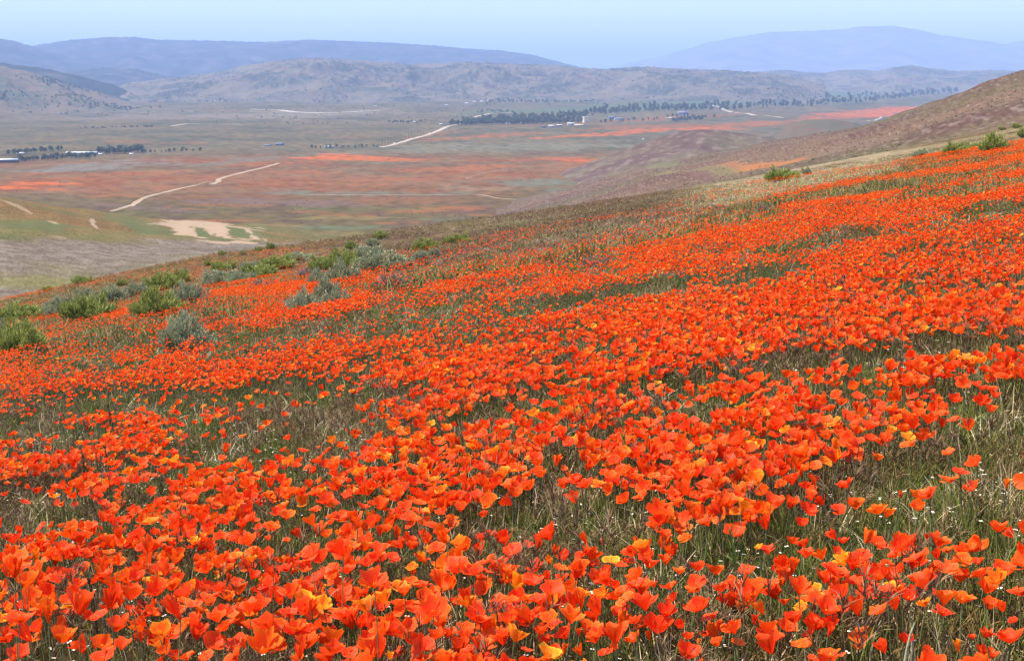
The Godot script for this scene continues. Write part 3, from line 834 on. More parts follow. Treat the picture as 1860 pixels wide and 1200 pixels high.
	for b in [
		[148, 280, 52, 4.0, 9.0, white, grey, "long white-roofed barn behind the left row of trees"],
		[8, 294, 44, 5.0, 9.0, white, dark, "pale-roofed open shed at the left edge of the valley"],
		[37, 279, 11, 2.0, 7.0, white, grey, "small white-roofed house above the open shed"],
		[238, 281, 6, 2.0, 4.0, white, cream, "tiny pale house among the trees right of the barn"],
		[182, 281, 6, 2.0, 4.0, white, grey, "tiny shed at the right end of the long barn"],
		[508, 264, 14, 3.0, 8.0, blue, blue, "blue-roofed house alone on the grey flats"],
		[486, 265, 12, 1.5, 5.0, blue, grey, "low blue shed left of the lone blue house"],
		[598, 268, 15, 2.5, 6.0, white, grey, "white-roofed house in the short row of trees by the road"],
		[988, 235, 9, 3.0, 6.0, dark, grey, "dark-roofed farm shed at the left of the farmyard"],
		[1002, 234, 11, 2.5, 6.0, white, grey, "pale farm shed in the middle of the farmyard"],
		[1016, 233, 9, 2.5, 5.0, white, dark, "small pale shed at the right of the farmyard"],
		[1037, 230, 12, 3.0, 5.0, white, white, "bright white shed on the pale farmyard"],
		[1052, 231, 16, 0.8, 6.0, cream, cream, "low tan slab of packed earth and sheds right of the white shed"],
		[1112, 213, 13, 3.5, 7.0, blue, grey, "blue-grey house with trees left of the wide blue roof"],
		[1125, 214, 17, 2.5, 7.0, blue, white, "wide blue-roofed house among the farm plots"],
		[1241, 209, 18, 4.0, 8.0, Color(0.2, 0.17, 0.26), grey, "large violet-grey house in front of the long back row"],
		[1218, 214, 16, 0.7, 5.0, cream, cream, "long low cream shed left of the violet-grey house"],
		[934, 215, 6, 2.0, 5.0, white, white, "small white house inside the orchard"],
		[950, 224, 9, 2.0, 5.0, white, grey, "white-roofed shed at the front of the orchard"],
		[923, 227, 7, 2.0, 4.0, cream, cream, "tan shed at the front edge of the orchard left of the white-roofed one"],
		[801, 230, 5, 2.0, 4.0, white, dark, "small dark house left of where the road meets the orchard"],
		[848, 189, 6, 1.8, 5.0, white, white, "leftmost of the white houses in line below the scrub hills"],
		[862, 188, 6, 1.8, 5.0, white, white, "second white house from the left below the scrub hills"],
		[875, 188, 6, 1.8, 5.0, white, white, "third white house from the left below the scrub hills"],
		[887, 187, 5, 1.8, 5.0, white, white, "rightmost of the white houses in line below the scrub hills"],
		[681, 194, 5, 1.5, 5.0, white, white, "lone white house beside the pale wash"],
		[811, 191, 5, 1.5, 5.0, white, white, "faint white house left of the line of white houses"],
		[925, 176, 6, 1.5, 6.0, white, white, "white house at the left end of the far woods"],
		[1229, 173, 7, 2.0, 7.0, white, white, "white house on the edge of the far woods"],
		[1113, 182, 4, 1.5, 4.0, white, white, "tiny white house in the green fields"],
		[1462, 160, 7, 2.0, 7.0, white, white, "white house beyond the far woods under the small hills"],
		[754, 222, 6, 2.0, 5.0, white, grey, "pale house in the small dark grove left of the orchard"],
	]:
		building(b)
	# the pale block
	var p := on_valley(1064, 220)
	var u := polar(p).y / FOCAL
	var t := root_of("silo_tower", p, 0.35)
	tag(t, "tall pale cream block standing at the end of the orchard", "tower")
	var body := box_mesh(Vector3(9.5 * u, 10.0 * u, 9.0 * u))
	put("wall", body, mat(cream), t).position.y = 5.0 * u
	put("roof", box_mesh(Vector3(10.0 * u, 0.7 * u, 9.5 * u)), mat(Color(0.5, 0.42, 0.33)), t).position.y = 10.35 * u
	put("door", box_mesh(Vector3(2.0 * u, 3.0 * u, 0.2 * u)), mat(Color(0.3, 0.22, 0.16)), t).position = Vector3(1.5 * u, 1.5 * u, 4.6 * u)
	# water tank
	p = on_valley(1169, 253)
	t = root_of("water_tank", p)
	tag(t, "small white water tank on the flat beside the plum-brown mound", "tank")
	var cy := CylinderMesh.new()
	cy.top_radius = 1.5; cy.bottom_radius = 1.5; cy.height = 2.6; cy.radial_segments = 16; cy.rings = 1
	put("drum", cy, mat(white), t).position.y = 1.3
	var lid := CylinderMesh.new()
	lid.top_radius = 0.1; lid.bottom_radius = 1.6; lid.height = 0.5; lid.radial_segments = 16; lid.rings = 1
	put("lid", lid, mat(white), t).position.y = 2.85
	# cars on the main road
	car(on_valley(716, 260.5), "white car at the near end of the main road")
	car(on_valley(779, 244.5), "white car halfway along the main road")
	# power poles along the road
	var pole: Node3D
	for k in 15:
		var x := 694.0 + k * 5.4
		var at := on_valley(x, 264.0 - k * 1.28)
		if k == 0:
			pole = root_of("utility_pole", at, 0.6)
			var st := SurfaceTool.new()
			st.begin(Mesh.PRIMITIVE_TRIANGLES)
			cone(st, Vector3.ZERO, Vector3(0, 10.5, 0), 0.24, 0.16, Color.WHITE, 8)
			st.generate_normals()
			put("pole", st.commit(), mat(Color(0.09, 0.07, 0.055)), pole)
			put("crossarm", box_mesh(Vector3(2.6, 0.2, 0.2)), mat(Color(0.09, 0.07, 0.055)), pole).position.y = 9.7
		else:
			var c := pole.duplicate()
			c.name = numbered("utility_pole")
			add_child(c)
			c.position = at
	for o in get_children():
		if String(o.name).begins_with("utility_pole"):
			var nth: int = used.get("pole_count", 0)
			used["pole_count"] = nth + 1
			tag(o, "%s thin dark utility pole from the left beside the main road" % ["first", "second", "third", "fourth", "fifth", "sixth", "seventh", "eighth", "ninth", "tenth", "eleventh", "twelfth", "thirteenth", "fourteenth", "last"][nth], "utility pole", "power line poles along the road")

func tree_at(px: float, py: float, a: float, b: float) -> Transform3D:
	var p := on_valley(px, py)
	var s := rng.randf_range(a, b) * polar(p).y / FOCAL
	return Transform3D(Basis(Vector3.UP, rng.randf() * TAU).scaled(Vector3(s * 1.2, s, s * 1.2)), p - Vector3(0, 0.2, 0))

func scatter(called: String, meshes: Array, m: Material, where: Array, tints: Array, label: String):
	# one object: its copies are shared out over a few shapes
	var n := meshes.size()
	var top: MultiMeshInstance3D = null
	for k in n:
		var mine: Array = []
		for i in range(k, where.size(), n): mine.append(i)
		var mm := MultiMesh.new()
		mm.transform_format = MultiMesh.TRANSFORM_3D
		mm.use_colors = tints.size() > 0
		mm.mesh = meshes[k]
		mm.instance_count = mine.size()
		for j in mine.size():
			mm.set_instance_transform(j, where[mine[j]])
			if tints.size() > 0: mm.set_instance_color(j, tints[mine[j]])
		var o := MultiMeshInstance3D.new()
		o.multimesh = mm
		o.material_override = m
		o.set_meta("kind", "stuff")
		if top == null:
			o.name = numbered(called)
			top = o
			add_child(o)
			o.set_meta("label", label)
		else:
			o.name = called
			top.add_child(o, true)

func box_mesh(s: Vector3) -> BoxMesh:
	var b := BoxMesh.new()
	b.size = s
	return b

func building(b: Array):
	var p := on_valley(b[0], b[1])
	var u := polar(p).y / FOCAL
	var w: float = b[2] * u
	var h: float = b[3] * u
	var d: float = b[4] * u * 1.3
	var t := root_of("shed" if "shed" in b[7] or "barn" in b[7] else "house", p, rng.randf_range(-0.12, 0.12))
	tag(t, b[7], "shed" if "shed" in b[7] else "barn" if "barn" in b[7] else "house")
	put("wall", box_mesh(Vector3(w, h + 0.4, d)), mat(b[6]), t).position.y = h * 0.5 - 0.2
	var rise := minf(maxf(1.2, h * 0.5), d * 0.3)
	var st := SurfaceTool.new()
	st.begin(Mesh.PRIMITIVE_TRIANGLES)
	var x := w * 0.5 + 0.5
	var z := d * 0.5 + 0.6
	var e := h - 0.1
	var A := Vector3(-x, e, z); var B := Vector3(x, e, z); var C := Vector3(x, e, -z); var D := Vector3(-x, e, -z)
	var R0 := Vector3(-x, e + rise, 0); var R1 := Vector3(x, e + rise, 0)
	for f in [[A, R0, R1], [A, R1, B], [C, R1, R0], [C, R0, D], [A, D, R0], [B, R1, C], [A, B, C], [A, C, D]]:
		for v in f: st.add_vertex(v)
	st.generate_normals()
	put("roof", st.commit(), mat(b[5], 0.6), t)
	if h > 3.0:
		put("door", box_mesh(Vector3(minf(w * 0.18, 3.5), h * 0.7, 0.2)), mat(Color(0.12, 0.1, 0.09)), t).position = Vector3(w * 0.12, h * 0.35, d * 0.5 + 0.08)
		for k in 2:
			put("window", box_mesh(Vector3(minf(w * 0.12, 2.0), h * 0.3, 0.16)), mat(Color(0.05, 0.06, 0.08), 0.3), t).position = Vector3(w * (0.32 if k else -0.25), h * 0.6, d * 0.5 + 0.06)

func car(p: Vector3, label: String):
	var t := root_of("car", p + Vector3(0, 0.25, 0), -0.9)
	tag(t, label, "car")
	var prof := PackedVector2Array([Vector2(-2.2, 0.35), Vector2(-2.25, 0.85), Vector2(-1.9, 1.0), Vector2(-1.5, 1.55), Vector2(0.4, 1.6), Vector2(1.1, 1.05), Vector2(2.15, 0.9), Vector2(2.25, 0.4)])
	var body := CSGPolygon3D.new()
	body.name = "body"
	body.polygon = prof
	body.depth = 1.8
	body.material = mat(Color(0.75, 0.75, 0.76), 0.35, 0.5)
	t.add_child(body)
	body.position.z = 0.9
	var glass := CSGPolygon3D.new()
	glass.name = "window"
	glass.polygon = PackedVector2Array([Vector2(-1.75, 1.03), Vector2(-1.4, 1.48), Vector2(0.32, 1.52), Vector2(0.9, 1.06)])
	glass.depth = 1.84
	glass.material = mat(Color(0.03, 0.035, 0.04), 0.15, 0.5)
	t.add_child(glass)
	glass.position.z = 0.92
	for k in 4:
		var wm := CylinderMesh.new()
		wm.top_radius = 0.34; wm.bottom_radius = 0.34; wm.height = 0.24; wm.radial_segments = 14; wm.rings = 1
		var w := put("wheel", wm, mat(Color(0.02, 0.02, 0.02)), t)
		w.rotation.x = PI / 2
		w.position = Vector3(-1.35 if k < 2 else 1.4, 0.34, 0.85 if k % 2 else -0.85)

# ------------------------------------------------------------------ ribbons: leaves, stems, grass
func blade(st: SurfaceTool, p: Vector3, dir: Vector3, length: float, width: float, droop: float, c0: Color, c1: Color, segs := 3):
	var d := dir.normalized()
	var side := d.cross(Vector3(rng.randf_range(-1, 1), rng.randf_range(-0.3, 0.3), rng.randf_range(-1, 1))).normalized() * width * 0.5
	var step := length / segs
	var a := p
	for k in segs:
		var t0 := float(k) / segs
		var t1 := float(k + 1) / segs
		var nd := (d + Vector3(d.x * 0.3, -1.0, d.z * 0.3) * droop / segs).normalized()
		var b := a + nd * step
		d = nd
		var w0 := 1.0 - t0 * 0.75
		var w1 := 1.0 - t1 * 0.75
		if k == segs - 1: w1 = 0.08
		var col0 := c0.lerp(c1, t0)
		var col1 := c0.lerp(c1, t1)
		for v in [[a - side * w0, col0], [b - side * w1, col1], [a + side * w0, col0], [a + side * w0, col0], [b - side * w1, col1], [b + side * w1, col1]]:
			st.set_color(v[1])
			st.add_vertex(v[0])
		a = b

func shrub_mesh(kind: int, seed_: int) -> Array:
	# unit shrub: about 1 wide and 0.55 high; returns [foliage, stems]
	rng.seed = 3000 + seed_
	var st := SurfaceTool.new()
	st.begin(Mesh.PRIMITIVE_TRIANGLES)
	var sm := SurfaceTool.new()
	sm.begin(Mesh.PRIMITIVE_TRIANGLES)
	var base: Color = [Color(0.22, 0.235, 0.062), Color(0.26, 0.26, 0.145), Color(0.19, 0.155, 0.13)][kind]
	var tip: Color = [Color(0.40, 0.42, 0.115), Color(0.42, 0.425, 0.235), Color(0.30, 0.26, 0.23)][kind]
	var wood := Color(0.13, 0.105, 0.085)
	var stems := 64 if kind < 2 else 110
	for k in stems:
		var a := rng.randf() * TAU
		var lean := pow(rng.randf(), 0.6) * 1.15
		var lobe := 0.92 + 0.14 * sin(a * 3.0 + seed_) + 0.08 * sin(a * 5.0 + seed_ * 2.0)
		var d := Vector3(sin(lean) * cos(a), cos(lean) * 0.95, sin(lean) * sin(a))
		var length := rng.randf_range(0.43, 0.54) * lobe
		var root := Vector3(cos(a), 0, sin(a)) * rng.randf_range(0.0, 0.12)
		var tip_p := root + d * length
		cone(sm, root, tip_p, 0.008, 0.003, wood, 4)
		if kind == 2:
			for q in 9:
				var f := rng.randf_range(0.3, 1.0)
				blade(sm, root.lerp(tip_p, f), d + Vector3(rng.randf_range(-0.9, 0.9), rng.randf_range(-0.2, 0.7), rng.randf_range(-0.9, 0.9)), rng.randf_range(0.06, 0.16), 0.012, 0.1, base, tip, 2)
			continue
		for q in 95:
			var f := pow(rng.randf(), 0.55)
			var p := root.lerp(tip_p, 0.25 + 0.80 * f) + Vector3(rng.randf_range(-1, 1), rng.randf_range(-1, 1), rng.randf_range(-1, 1)) * 0.06
			var dd := d * 0.9 + Vector3(rng.randf_range(-0.7, 0.7), rng.randf_range(0.0, 0.9), rng.randf_range(-0.7, 0.7))
			var g := rng.randf_range(0.75, 1.2)
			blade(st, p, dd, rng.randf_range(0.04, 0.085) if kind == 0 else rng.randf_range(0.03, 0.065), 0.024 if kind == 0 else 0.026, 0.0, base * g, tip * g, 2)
	if kind == 2: blade(st, Vector3(0, 0.1, 0), Vector3.UP, 0.2, 0.01, 0.1, base, tip)
	st.generate_normals()
	sm.generate_normals()
	return [st.commit(), sm.commit()]

func make_shrubs():
	var shapes := [[], [], []]
	for kind in 3:
		for k in 4: shapes[kind].append(shrub_mesh(kind, kind * 10 + k))
	var leaf := tinted(0.85, 0.15, 0.6)
	var wood := tinted(0.95, 0.1)
	rng.seed = 515
	# [px, py of the foot, width px, height px, kind, label]
	var list := [
		[38, 584, 92, 26, 0, "broad green bush at the left edge below the brown bank"], [112, 576, 64, 30, 1, "grey-green bush between two green bushes at the left"],
		[165, 586, 88, 48, 0, "bright green bush second from the left with a rounded top"], [282, 583, 88, 46, 0, "bright yellow-green bush left of the grey sagebrush"],
		[32, 650, 86, 42, 0, "green bush low at the left edge among the poppies"], [2, 628, 34, 36, 1, "dark grey bush cut by the left edge"],
		[340, 642, 84, 42, 1, "round grey sagebrush standing alone among the poppies"], [344, 558, 62, 38, 1, "tall grey-green sagebrush right of the yellow-green bush"],
		[203, 552, 56, 28, 1, "grey-green sagebrush behind the rounded green bush"], [152, 545, 34, 18, 1, "small grey sagebrush on the edge of the brown bank"],
		[247, 538, 44, 22, 1, "dark green bush right of the grey-green sagebrush on the bank edge"], [292, 527, 70, 24, 0, "wide low green bush at the start of the long shrub band"],
		[328, 514, 36, 18, 0, "small green bush above the wide low one"], [398, 522, 70, 28, 1, "broad grey-green bush in the middle of the shrub band"],
		[440, 520, 48, 24, 1, "dark sagebrush in front of the green part of the shrub band"], [470, 509, 70, 24, 0, "green bush at the front of the shrub band"],
		[455, 496, 44, 18, 1, "pale sagebrush sitting inside the green shrub band"], [405, 494, 46, 16, 0, "small green bush at the back of the shrub band"],
		[505, 488, 66, 22, 0, "bright green bush at the top right of the shrub band"], [545, 476, 60, 14, 1, "thin row of low grey bushes trailing right from the band"],
		[582, 497, 44, 28, 0, "green bush left of the tall green pair"], [622, 495, 64, 34, 0, "tall bright green bush above the grey pair"],
		[583, 526, 50, 30, 1, "left one of the two round grey-green bushes"], [626, 522, 54, 34, 1, "right one of the two round grey-green bushes"],
		[668, 476, 60, 26, 1, "round dark-hearted sagebrush on the brown bank"], [703, 494, 100, 30, 1, "wide grey-green bush bordering the poppies"],
		[597, 566, 42, 42, 1, "tallest grey sagebrush of the cluster left of centre"], [560, 580, 68, 34, 1, "wide grey sagebrush in front of the tallest one"],
		[532, 578, 32, 22, 1, "small grey sagebrush at the left of the cluster"], [620, 570, 36, 24, 1, "small sagebrush at the right of the cluster"],
		[771, 458, 44, 22, 0, "green tuft-like bush alone on the brown bank"], [836, 444, 40, 17, 0, "green bush farthest right on the brown bank"],
		[765, 482, 34, 22, 1, "grey-green bush below the lone tuft"], [788, 468, 22, 14, 1, "tiny grey bush between the two tufts"],
		[810, 444, 16, 9, 0, "tiny green bush left of the farthest tuft"], [691, 435, 28, 13, 0, "small green bush on the skyline of the bank"],
		[637, 453, 22, 12, 0, "small green bush left on the skyline of the bank"], [677, 446, 26, 10, 1, "low pale bush under the skyline bush"],
		[1418, 331, 56, 22, 0, "green bush on the pale bank right of centre"], [1465, 318, 18, 13, 1, "small dark bush right of the green one on the pale bank"],
		[1735, 285, 42, 22, 0, "round green bush at the upper right"], [1802, 282, 44, 30, 0, "taller green bush at the upper right with an upright crown"],
		[1767, 272, 30, 10, 0, "low green bush behind the upper right pair"], [1682, 290, 44, 15, 1, "blue-grey bush left of the upper right pair"],
		[1858, 250, 18, 13, 0, "green bush cut by the right edge"], [1848, 233, 18, 7, 0, "small green bush on the skyline at the right edge"],
		[1822, 236, 12, 5, 0, "tiny green bush on the right skyline"],
		[147, 516, 36, 12, 0, "low green bush on the far edge of the brown bank"], [220, 519, 18, 9, 0, "small dark green bush in the orange strip of the bank"],
		[85, 529, 20, 7, 0, "low green bush at the far left of the bank"], [333, 496, 16, 8, 1, "small grey bush above the shrub band"], [377, 483, 14, 9, 0, "small bush left of the rust streak"],
		[262, 484, 18, 6, 0, "flat green bush beside the grey flats"], [403, 465, 16, 8, 0, "small bush at the end of the grey flats"], [440, 464, 14, 8, 1, "grey bush near the end of the grey flats"],
		[470, 458, 14, 8, 0, "bush in the gap below the sandy track"], [491, 455, 16, 12, 0, "upright bush below the sandy track"],
		[714, 524, 76, 22, 2, "leafless grey brush among the poppies left of centre"], [480, 527, 56, 16, 2, "leafless grey brush below the shrub band"], [1082, 486, 66, 14, 2, "leafless grey brush in the middle of the poppies"],
		[560, 505, 50, 16, 2, "dry grey brush between the bushes and the bank"], [1390, 384, 40, 8, 2, "pale dry brush at the upper edge of the poppies"],
	]
	for q in list:
		var p := on_hillside(q[0], q[1])
		var u := polar(p).y / FOCAL
		var w: float = q[2] * u * 1.02
		var h: float = (q[3] * u + 0.09) / 0.50
		if polar(p).y < 26.0 and q[4] < 2:      # those among the blooms are fuller
			w *= 1.25
			h *= 1.2
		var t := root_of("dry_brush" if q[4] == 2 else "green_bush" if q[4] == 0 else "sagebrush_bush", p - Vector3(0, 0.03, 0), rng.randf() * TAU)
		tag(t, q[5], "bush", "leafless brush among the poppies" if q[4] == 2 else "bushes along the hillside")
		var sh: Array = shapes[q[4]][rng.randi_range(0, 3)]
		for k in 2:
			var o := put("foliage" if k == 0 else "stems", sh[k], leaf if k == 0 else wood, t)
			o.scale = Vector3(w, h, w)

# ------------------------------------------------------------------ poppies
func petal_mesh(az: float, lean0: float, lean1: float, size: float, seed_: float, nu: int, nt: int) -> ArrayMesh:
	var st := SurfaceTool.new()
	st.begin(Mesh.PRIMITIVE_TRIANGLES)
	st.set_smooth_group(0)
	petal_into(st, az, lean0, lean1, size, seed_, nu, nt)
	st.generate_normals()
	return st.commit()

func petal_into(st: SurfaceTool, az: float, lean0: float, lean1: float, size: float, seed_: float, nu: int, nt: int):
	var grid: Array = []
	for i in nu + 1:
		var u := float(i) / nu * 2.0 - 1.0
		var reach := size * (1.0 - 0.10 * pow(absf(u), 4.0) + 0.06 * sin(u * 5.0 + seed_))
		var rho := 0.05 * size
		var y := 0.0
		var col: Array = []
		for j in nt + 1:
			var t := float(j) / nt
			if j > 0:
				var lean := lerpf(lean0, lean1, (t - 0.5 / nt)) + 0.10 * sin(seed_ * 3.0 + u * 2.0) * t
				rho += sin(lean) * reach / nt
				y += cos(lean) * reach / nt
			var phi := az + u * (1.12 + 0.12 * sin(seed_)) * (0.75 + 0.25 * t)
			var ruffle := size * t * t * (0.085 * sin(u * 4.6 + seed_ * 5.0) + 0.05 * sin(u * 9.0 + seed_ * 2.0))
			var p := Vector3(cos(phi) * (rho + ruffle * 0.7), y + ruffle, sin(phi) * (rho + ruffle * 0.7))
			var c := Color(1.0, 0.62, 0.5).lerp(Color(0.98, 0.46, 0.6), t).lerp(Color(1.0, 1.0, 1.0), smoothstep(0.74, 1.0, t + 0.12 * u * u))
			var vein := 1.0 - 0.10 * absf(sin(u * 7.5 + seed_)) * (1.0 - t * 0.5)
			c = Color(c.r * (0.5 + 0.5 * vein), c.g * vein, c.b * vein)
			col.append([p, c])
		grid.append(col)
	for i in nu:
		for j in nt:
			for v in [grid[i][j], grid[i][j + 1], grid[i + 1][j], grid[i + 1][j], grid[i][j + 1], grid[i + 1][j + 1]]:
				st.set_color(v[1])
				st.add_vertex(v[0])

const HEADS := [[1.02, 0.58], [1.12, 0.40], [0.70, 0.90], [1.15, 0.75], [0.85, 0.32], [0.78, 1.12], [0.64, 0.26], [0.98, 0.50], [0.24, 0.05], [1.20, 0.95], [0.55, 0.62], [0.48, 0.10]]

func make_near_poppies():
	# unit heads: petals about 1 long; four petals each, two of them outer ones
	var heads: Array = []
	for k in HEADS.size():
		var four: Array = []
		for q in 4:
			four.append(petal_mesh(q * PI / 2.0 + 0.3 * sin(k * 3.0 + q), HEADS[k][0] + (0.08 if q % 2 else -0.03), HEADS[k][1] + (0.12 if q % 2 else 0.0) + 0.22 * sin(k * 5.0 + q * 2.3), 1.0 + 0.08 * sin(k + q * 1.7), k * 1.7 + q * 2.1, 10, 6))
		heads.append(four)
	var st := SurfaceTool.new()
	st.begin(Mesh.PRIMITIVE_TRIANGLES)
	cone(st, Vector3(0, 0.06, 0), Vector3(0, 0.26, 0), 0.03, 0.085, Color(0.85, 0.30, 0.02), 7)
	cone(st, Vector3(0, 0.26, 0), Vector3(0, 0.38, 0), 0.085, 0.02, Color(0.85, 0.30, 0.02), 7)
	st.generate_normals()
	var center := st.commit()
	var stems: Array = []
	for k in 4:
		st = SurfaceTool.new()
		st.begin(Mesh.PRIMITIVE_TRIANGLES)
		var off := [0.10, -0.12, 0.05, -0.05][k] as float
		var a := Vector3(off * 1.2, 0, off)
		for s in 4:
			var t := (s + 1) / 4.0
			var b := Vector3(off * 1.2 * (1.0 - t) * (1.0 - t), t, off * (1.0 - t * t))
			cone(st, a, b, 0.0065, 0.006, Color(0.16, 0.19, 0.07), 5)
			a = b
		st.generate_normals()
		stems.append(st.commit())
	var petals_m: Array = []
	for c in [Color(0.82, 0.095, 0.009), Color(0.83, 0.125, 0.009), Color(0.80, 0.075, 0.009), Color(0.85, 0.17, 0.009), Color(0.88, 0.28, 0.014), Color(0.90, 0.44, 0.02)]:
		var m := tinted(0.55, 0.25, 0.8)
		m.albedo_color = lin(c.r, c.g, c.b)
		petals_m.append(m)
	var plain := tinted(0.8, 0.2, 0.2)
	# where the nearest blooms stand in the photograph, five tiles of [x, y, width] in fifths of a pixel; a negative width marks a yellower bloom
	var tiles := [
		[0, [60,70,110, 120,110,90, 155,240,210, 300,85,90, 330,180,100, 415,125,100, 470,215,150, 555,160,160, 640,35,150, 730,90,140, 900,70,120, 850,150,90, 770,200,120, 500,300,120, 325,300,-150, 130,380,210, 410,405,90, 230,480,180, 20,260,60, 290,590,150, 440,570,130, 60,690,100, 190,680,110, 175,790,240, 470,690,200, 440,790,230, 720,700,290, 690,560,120, 280,960,220, 80,970,200, 560,970,220, 150,1120,200, 90,1180,120, 960,360,130, 1000,650,230, 1180,580,220, 1340,450,-150, 1400,560,170, 1560,510,170, 1690,510,90, 1790,540,150, 1040,880,180, 920,1030,200, 950,1130,210, 1280,770,160, 1280,890,180, 1390,960,150, 1640,740,280, 1560,920,180, 1760,930,180, 1020,150,140, 1090,80,150, 1190,130,130, 1260,50,150, 1400,25,90, 1340,160,180, 1360,270,150, 1620,100,120, 1540,210,150, 1750,140,140, 1600,30,100, 1820,360,90, 1610,410,-100, 860,230,-100, 1700,1140,180, 1600,1160,130, 1470,1185,80, 730,1110,90]],
		[370, [60,20,90, 150,60,110, 260,60,100, 330,70,110, 420,110,150, 460,80,100, 590,90,60, 750,90,70, 890,50,140, 1040,40,120, 1120,40,120, 1300,50,150, 1450,40,100, 1600,30,120, 1750,60,160, 1800,140,120, 1700,150,90, 60,180,120, 170,260,190, 290,200,110, 450,250,150, 30,370,120, 110,400,-70, 990,190,200, 1270,180,220, 1450,150,170, 1570,260,170, 760,350,140, 640,460,120, 1180,340,180, 1060,410,160, 1550,460,250, 20,540,130, 150,550,180, 320,540,190, 910,640,-200, 1050,540,-160, 1080,670,-190, 1240,570,210, 1400,600,180, 1250,690,110, 1350,790,190, 1510,840,170, 1690,900,200, 1820,920,150, 410,710,230, 540,680,110, 590,850,180, 730,770,160, 1050,860,110, 110,930,110, 10,930,60, 320,1030,210, 300,1150,190, 540,1060,240, 650,1100,100, 30,1130,150, 930,1020,220, 1180,1080,180, 1320,1100,150, 1480,1060,200, 1130,1170,180, 1690,1160,-90, 870,1130,160, 1760,660,160]],
		[740, [30,100,110, 130,70,120, 170,120,90, 350,70,210, 210,190,-140, 170,280,-160, 540,140,180, 690,75,140, 830,90,130, 760,20,150, 1200,70,120, 1300,50,180, 1630,110,140, 1090,130,110, 1180,165,130, 930,230,140, 1330,200,110, 1440,240,130, 1570,220,100, 470,290,220, 430,370,-90, 550,410,110, 680,450,140, 400,480,200, 90,470,210, 40,400,110, 30,680,90, 1170,340,170, 1300,290,-110, 1390,330,150, 880,360,120, 1010,420,120, 1090,420,80, 860,480,70, 930,470,70, 1680,310,150, 1810,370,110, 1270,450,120, 1380,500,190, 1530,400,190, 1600,540,110, 1720,460,160, 1790,580,130, 550,640,210, 830,620,170, 830,720,140, 960,630,110, 1090,630,170, 1210,640,170, 1400,640,160, 1580,670,190, 1130,760,150, 1270,720,150, 1340,850,140, 240,710,240, 310,870,170, 620,800,130, 50,930,140, 800,870,220, 940,810,170, 1090,850,90, 1210,920,140, 540,980,150, 470,1090,180, 590,1110,110, 760,1020,140, 1080,1080,110, 1790,900,140, 1560,950,100, 1710,1000,130, 1580,1110,130, 1800,1100,140, 1280,1160,130, 150,1150,170, 280,1150,120, 640,1190,160]],
		[1110, [670,70,120, 1100,10,130, 140,190,110, 150,260,170, 310,210,130, 350,310,160, 530,200,110, 500,290,130, 620,380,120, 50,520,110, 240,480,210, 190,590,130, 400,510,70, 540,500,170, 570,620,140, 320,680,210, 790,340,150, 950,370,170, 780,460,180, 1240,360,160, 1080,480,80, 1350,160,-80, 1430,190,140, 1640,110,100, 1760,130,130, 1770,220,160, 1620,290,120, 1490,375,90, 1450,460,180, 1470,560,150, 1640,370,160, 1720,470,110, 1820,560,-80, 1290,580,230, 1110,660,200, 1180,710,-150, 780,700,200, 870,680,100, 910,770,170, 100,720,180, 120,810,140, 230,820,130, 420,880,230, 500,750,160, 650,870,120, 690,970,110, 880,930,140, 970,890,110, 1130,910,150, 1150,1010,130, 790,1040,-80, 1300,840,120, 1420,920,190, 1670,800,180, 1740,690,-130, 1760,620,150, 1790,830,90, 1800,960,120, 1680,1040,90, 30,890,100, 20,1090,90, 1820,1150,70]],
		[1480, [190,60,110, 260,100,110, 70,240,130, 200,200,110, 560,100,180, 770,90,100, 890,110,170, 1030,95,90, 1810,50,110, 420,230,200, 280,290,-140, 740,230,130, 640,310,80, 570,360,110, 460,400,100, 540,490,120, 670,420,150, 800,360,100, 890,350,110, 700,500,-170, 1120,240,120, 1220,190,110, 1380,190,140, 1340,250,180, 1490,290,100, 1270,310,120, 1140,380,170, 1390,410,100, 1680,340,140, 1550,450,-100, 1670,460,-150, 1560,540,150, 90,440,190, 260,500,190, 30,520,-100, 60,600,150, 240,580,190, 100,710,210, 280,710,160, 430,690,150, 600,720,170, 740,690,150, 860,610,150, 790,570,100, 1010,670,-130, 1020,490,220, 1160,580,170, 1340,620,190, 1590,680,160, 1720,720,110, 1170,740,190, 150,870,160, 150,1100,230, 820,990,150, 1810,830,80, 1840,560,80, 1430,980,70, 1550,960,110, 1710,980,110, 1310,1090,-130, 1550,1120,180]],
	]
	rng.seed = 4242
	var spots: Array = []
	for t in tiles:
		var l: Array = t[1]
		for k in range(0, l.size(), 3):
			spots.append([t[0] + l[k] / 5.0, 960.0 + l[k + 1] / 5.0, absf(l[k + 2]) / 5.0, l[k + 2] < 0])
	spots.sort_custom(func(a, b): return a[2] > b[2] if a[2] != b[2] else (a[0] > b[0] if a[0] != b[0] else a[1] > b[1]))
	var words := {}
	var flowers: Array = []
	for n in spots.size():
		var q: Array = spots[n]
		var tall := rng.randf_range(0.13, 0.20)
		var p := on_hillside(q[0], q[1] + q[2] * 0.30, tall)
		var wide: float = 0.90 * q[2] * (p - EYE).length() / FOCAL
		if wide > 0.062:     # a bloom that looks large stands closer
			var f := 0.058 / wide
			p = EYE + (p - EYE) * maxf(f, 0.72)
			wide = 0.06
		p.y = maxf(p.y, near_h(p.x, p.z) + 0.08)
		var ground := Vector3(p.x, near_h(p.x, p.z), p.z)
		var kind := rng.randi_range(0, HEADS.size() - 1)
		var lean := rng.randf_range(-0.62, 0.30)
		var nod := rng.randf_range(-0.30, 0.34)
		var turn := rng.randf() * TAU
		var shade: int = (5 if rng.randf() < 0.45 else 4) if q[3] else [0, 0, 1, 1, 2, 2, 3, 0][rng.randi_range(0, 7)]
		flowers.append([p, ground, wide, kind, lean, nod, turn, shade, q])
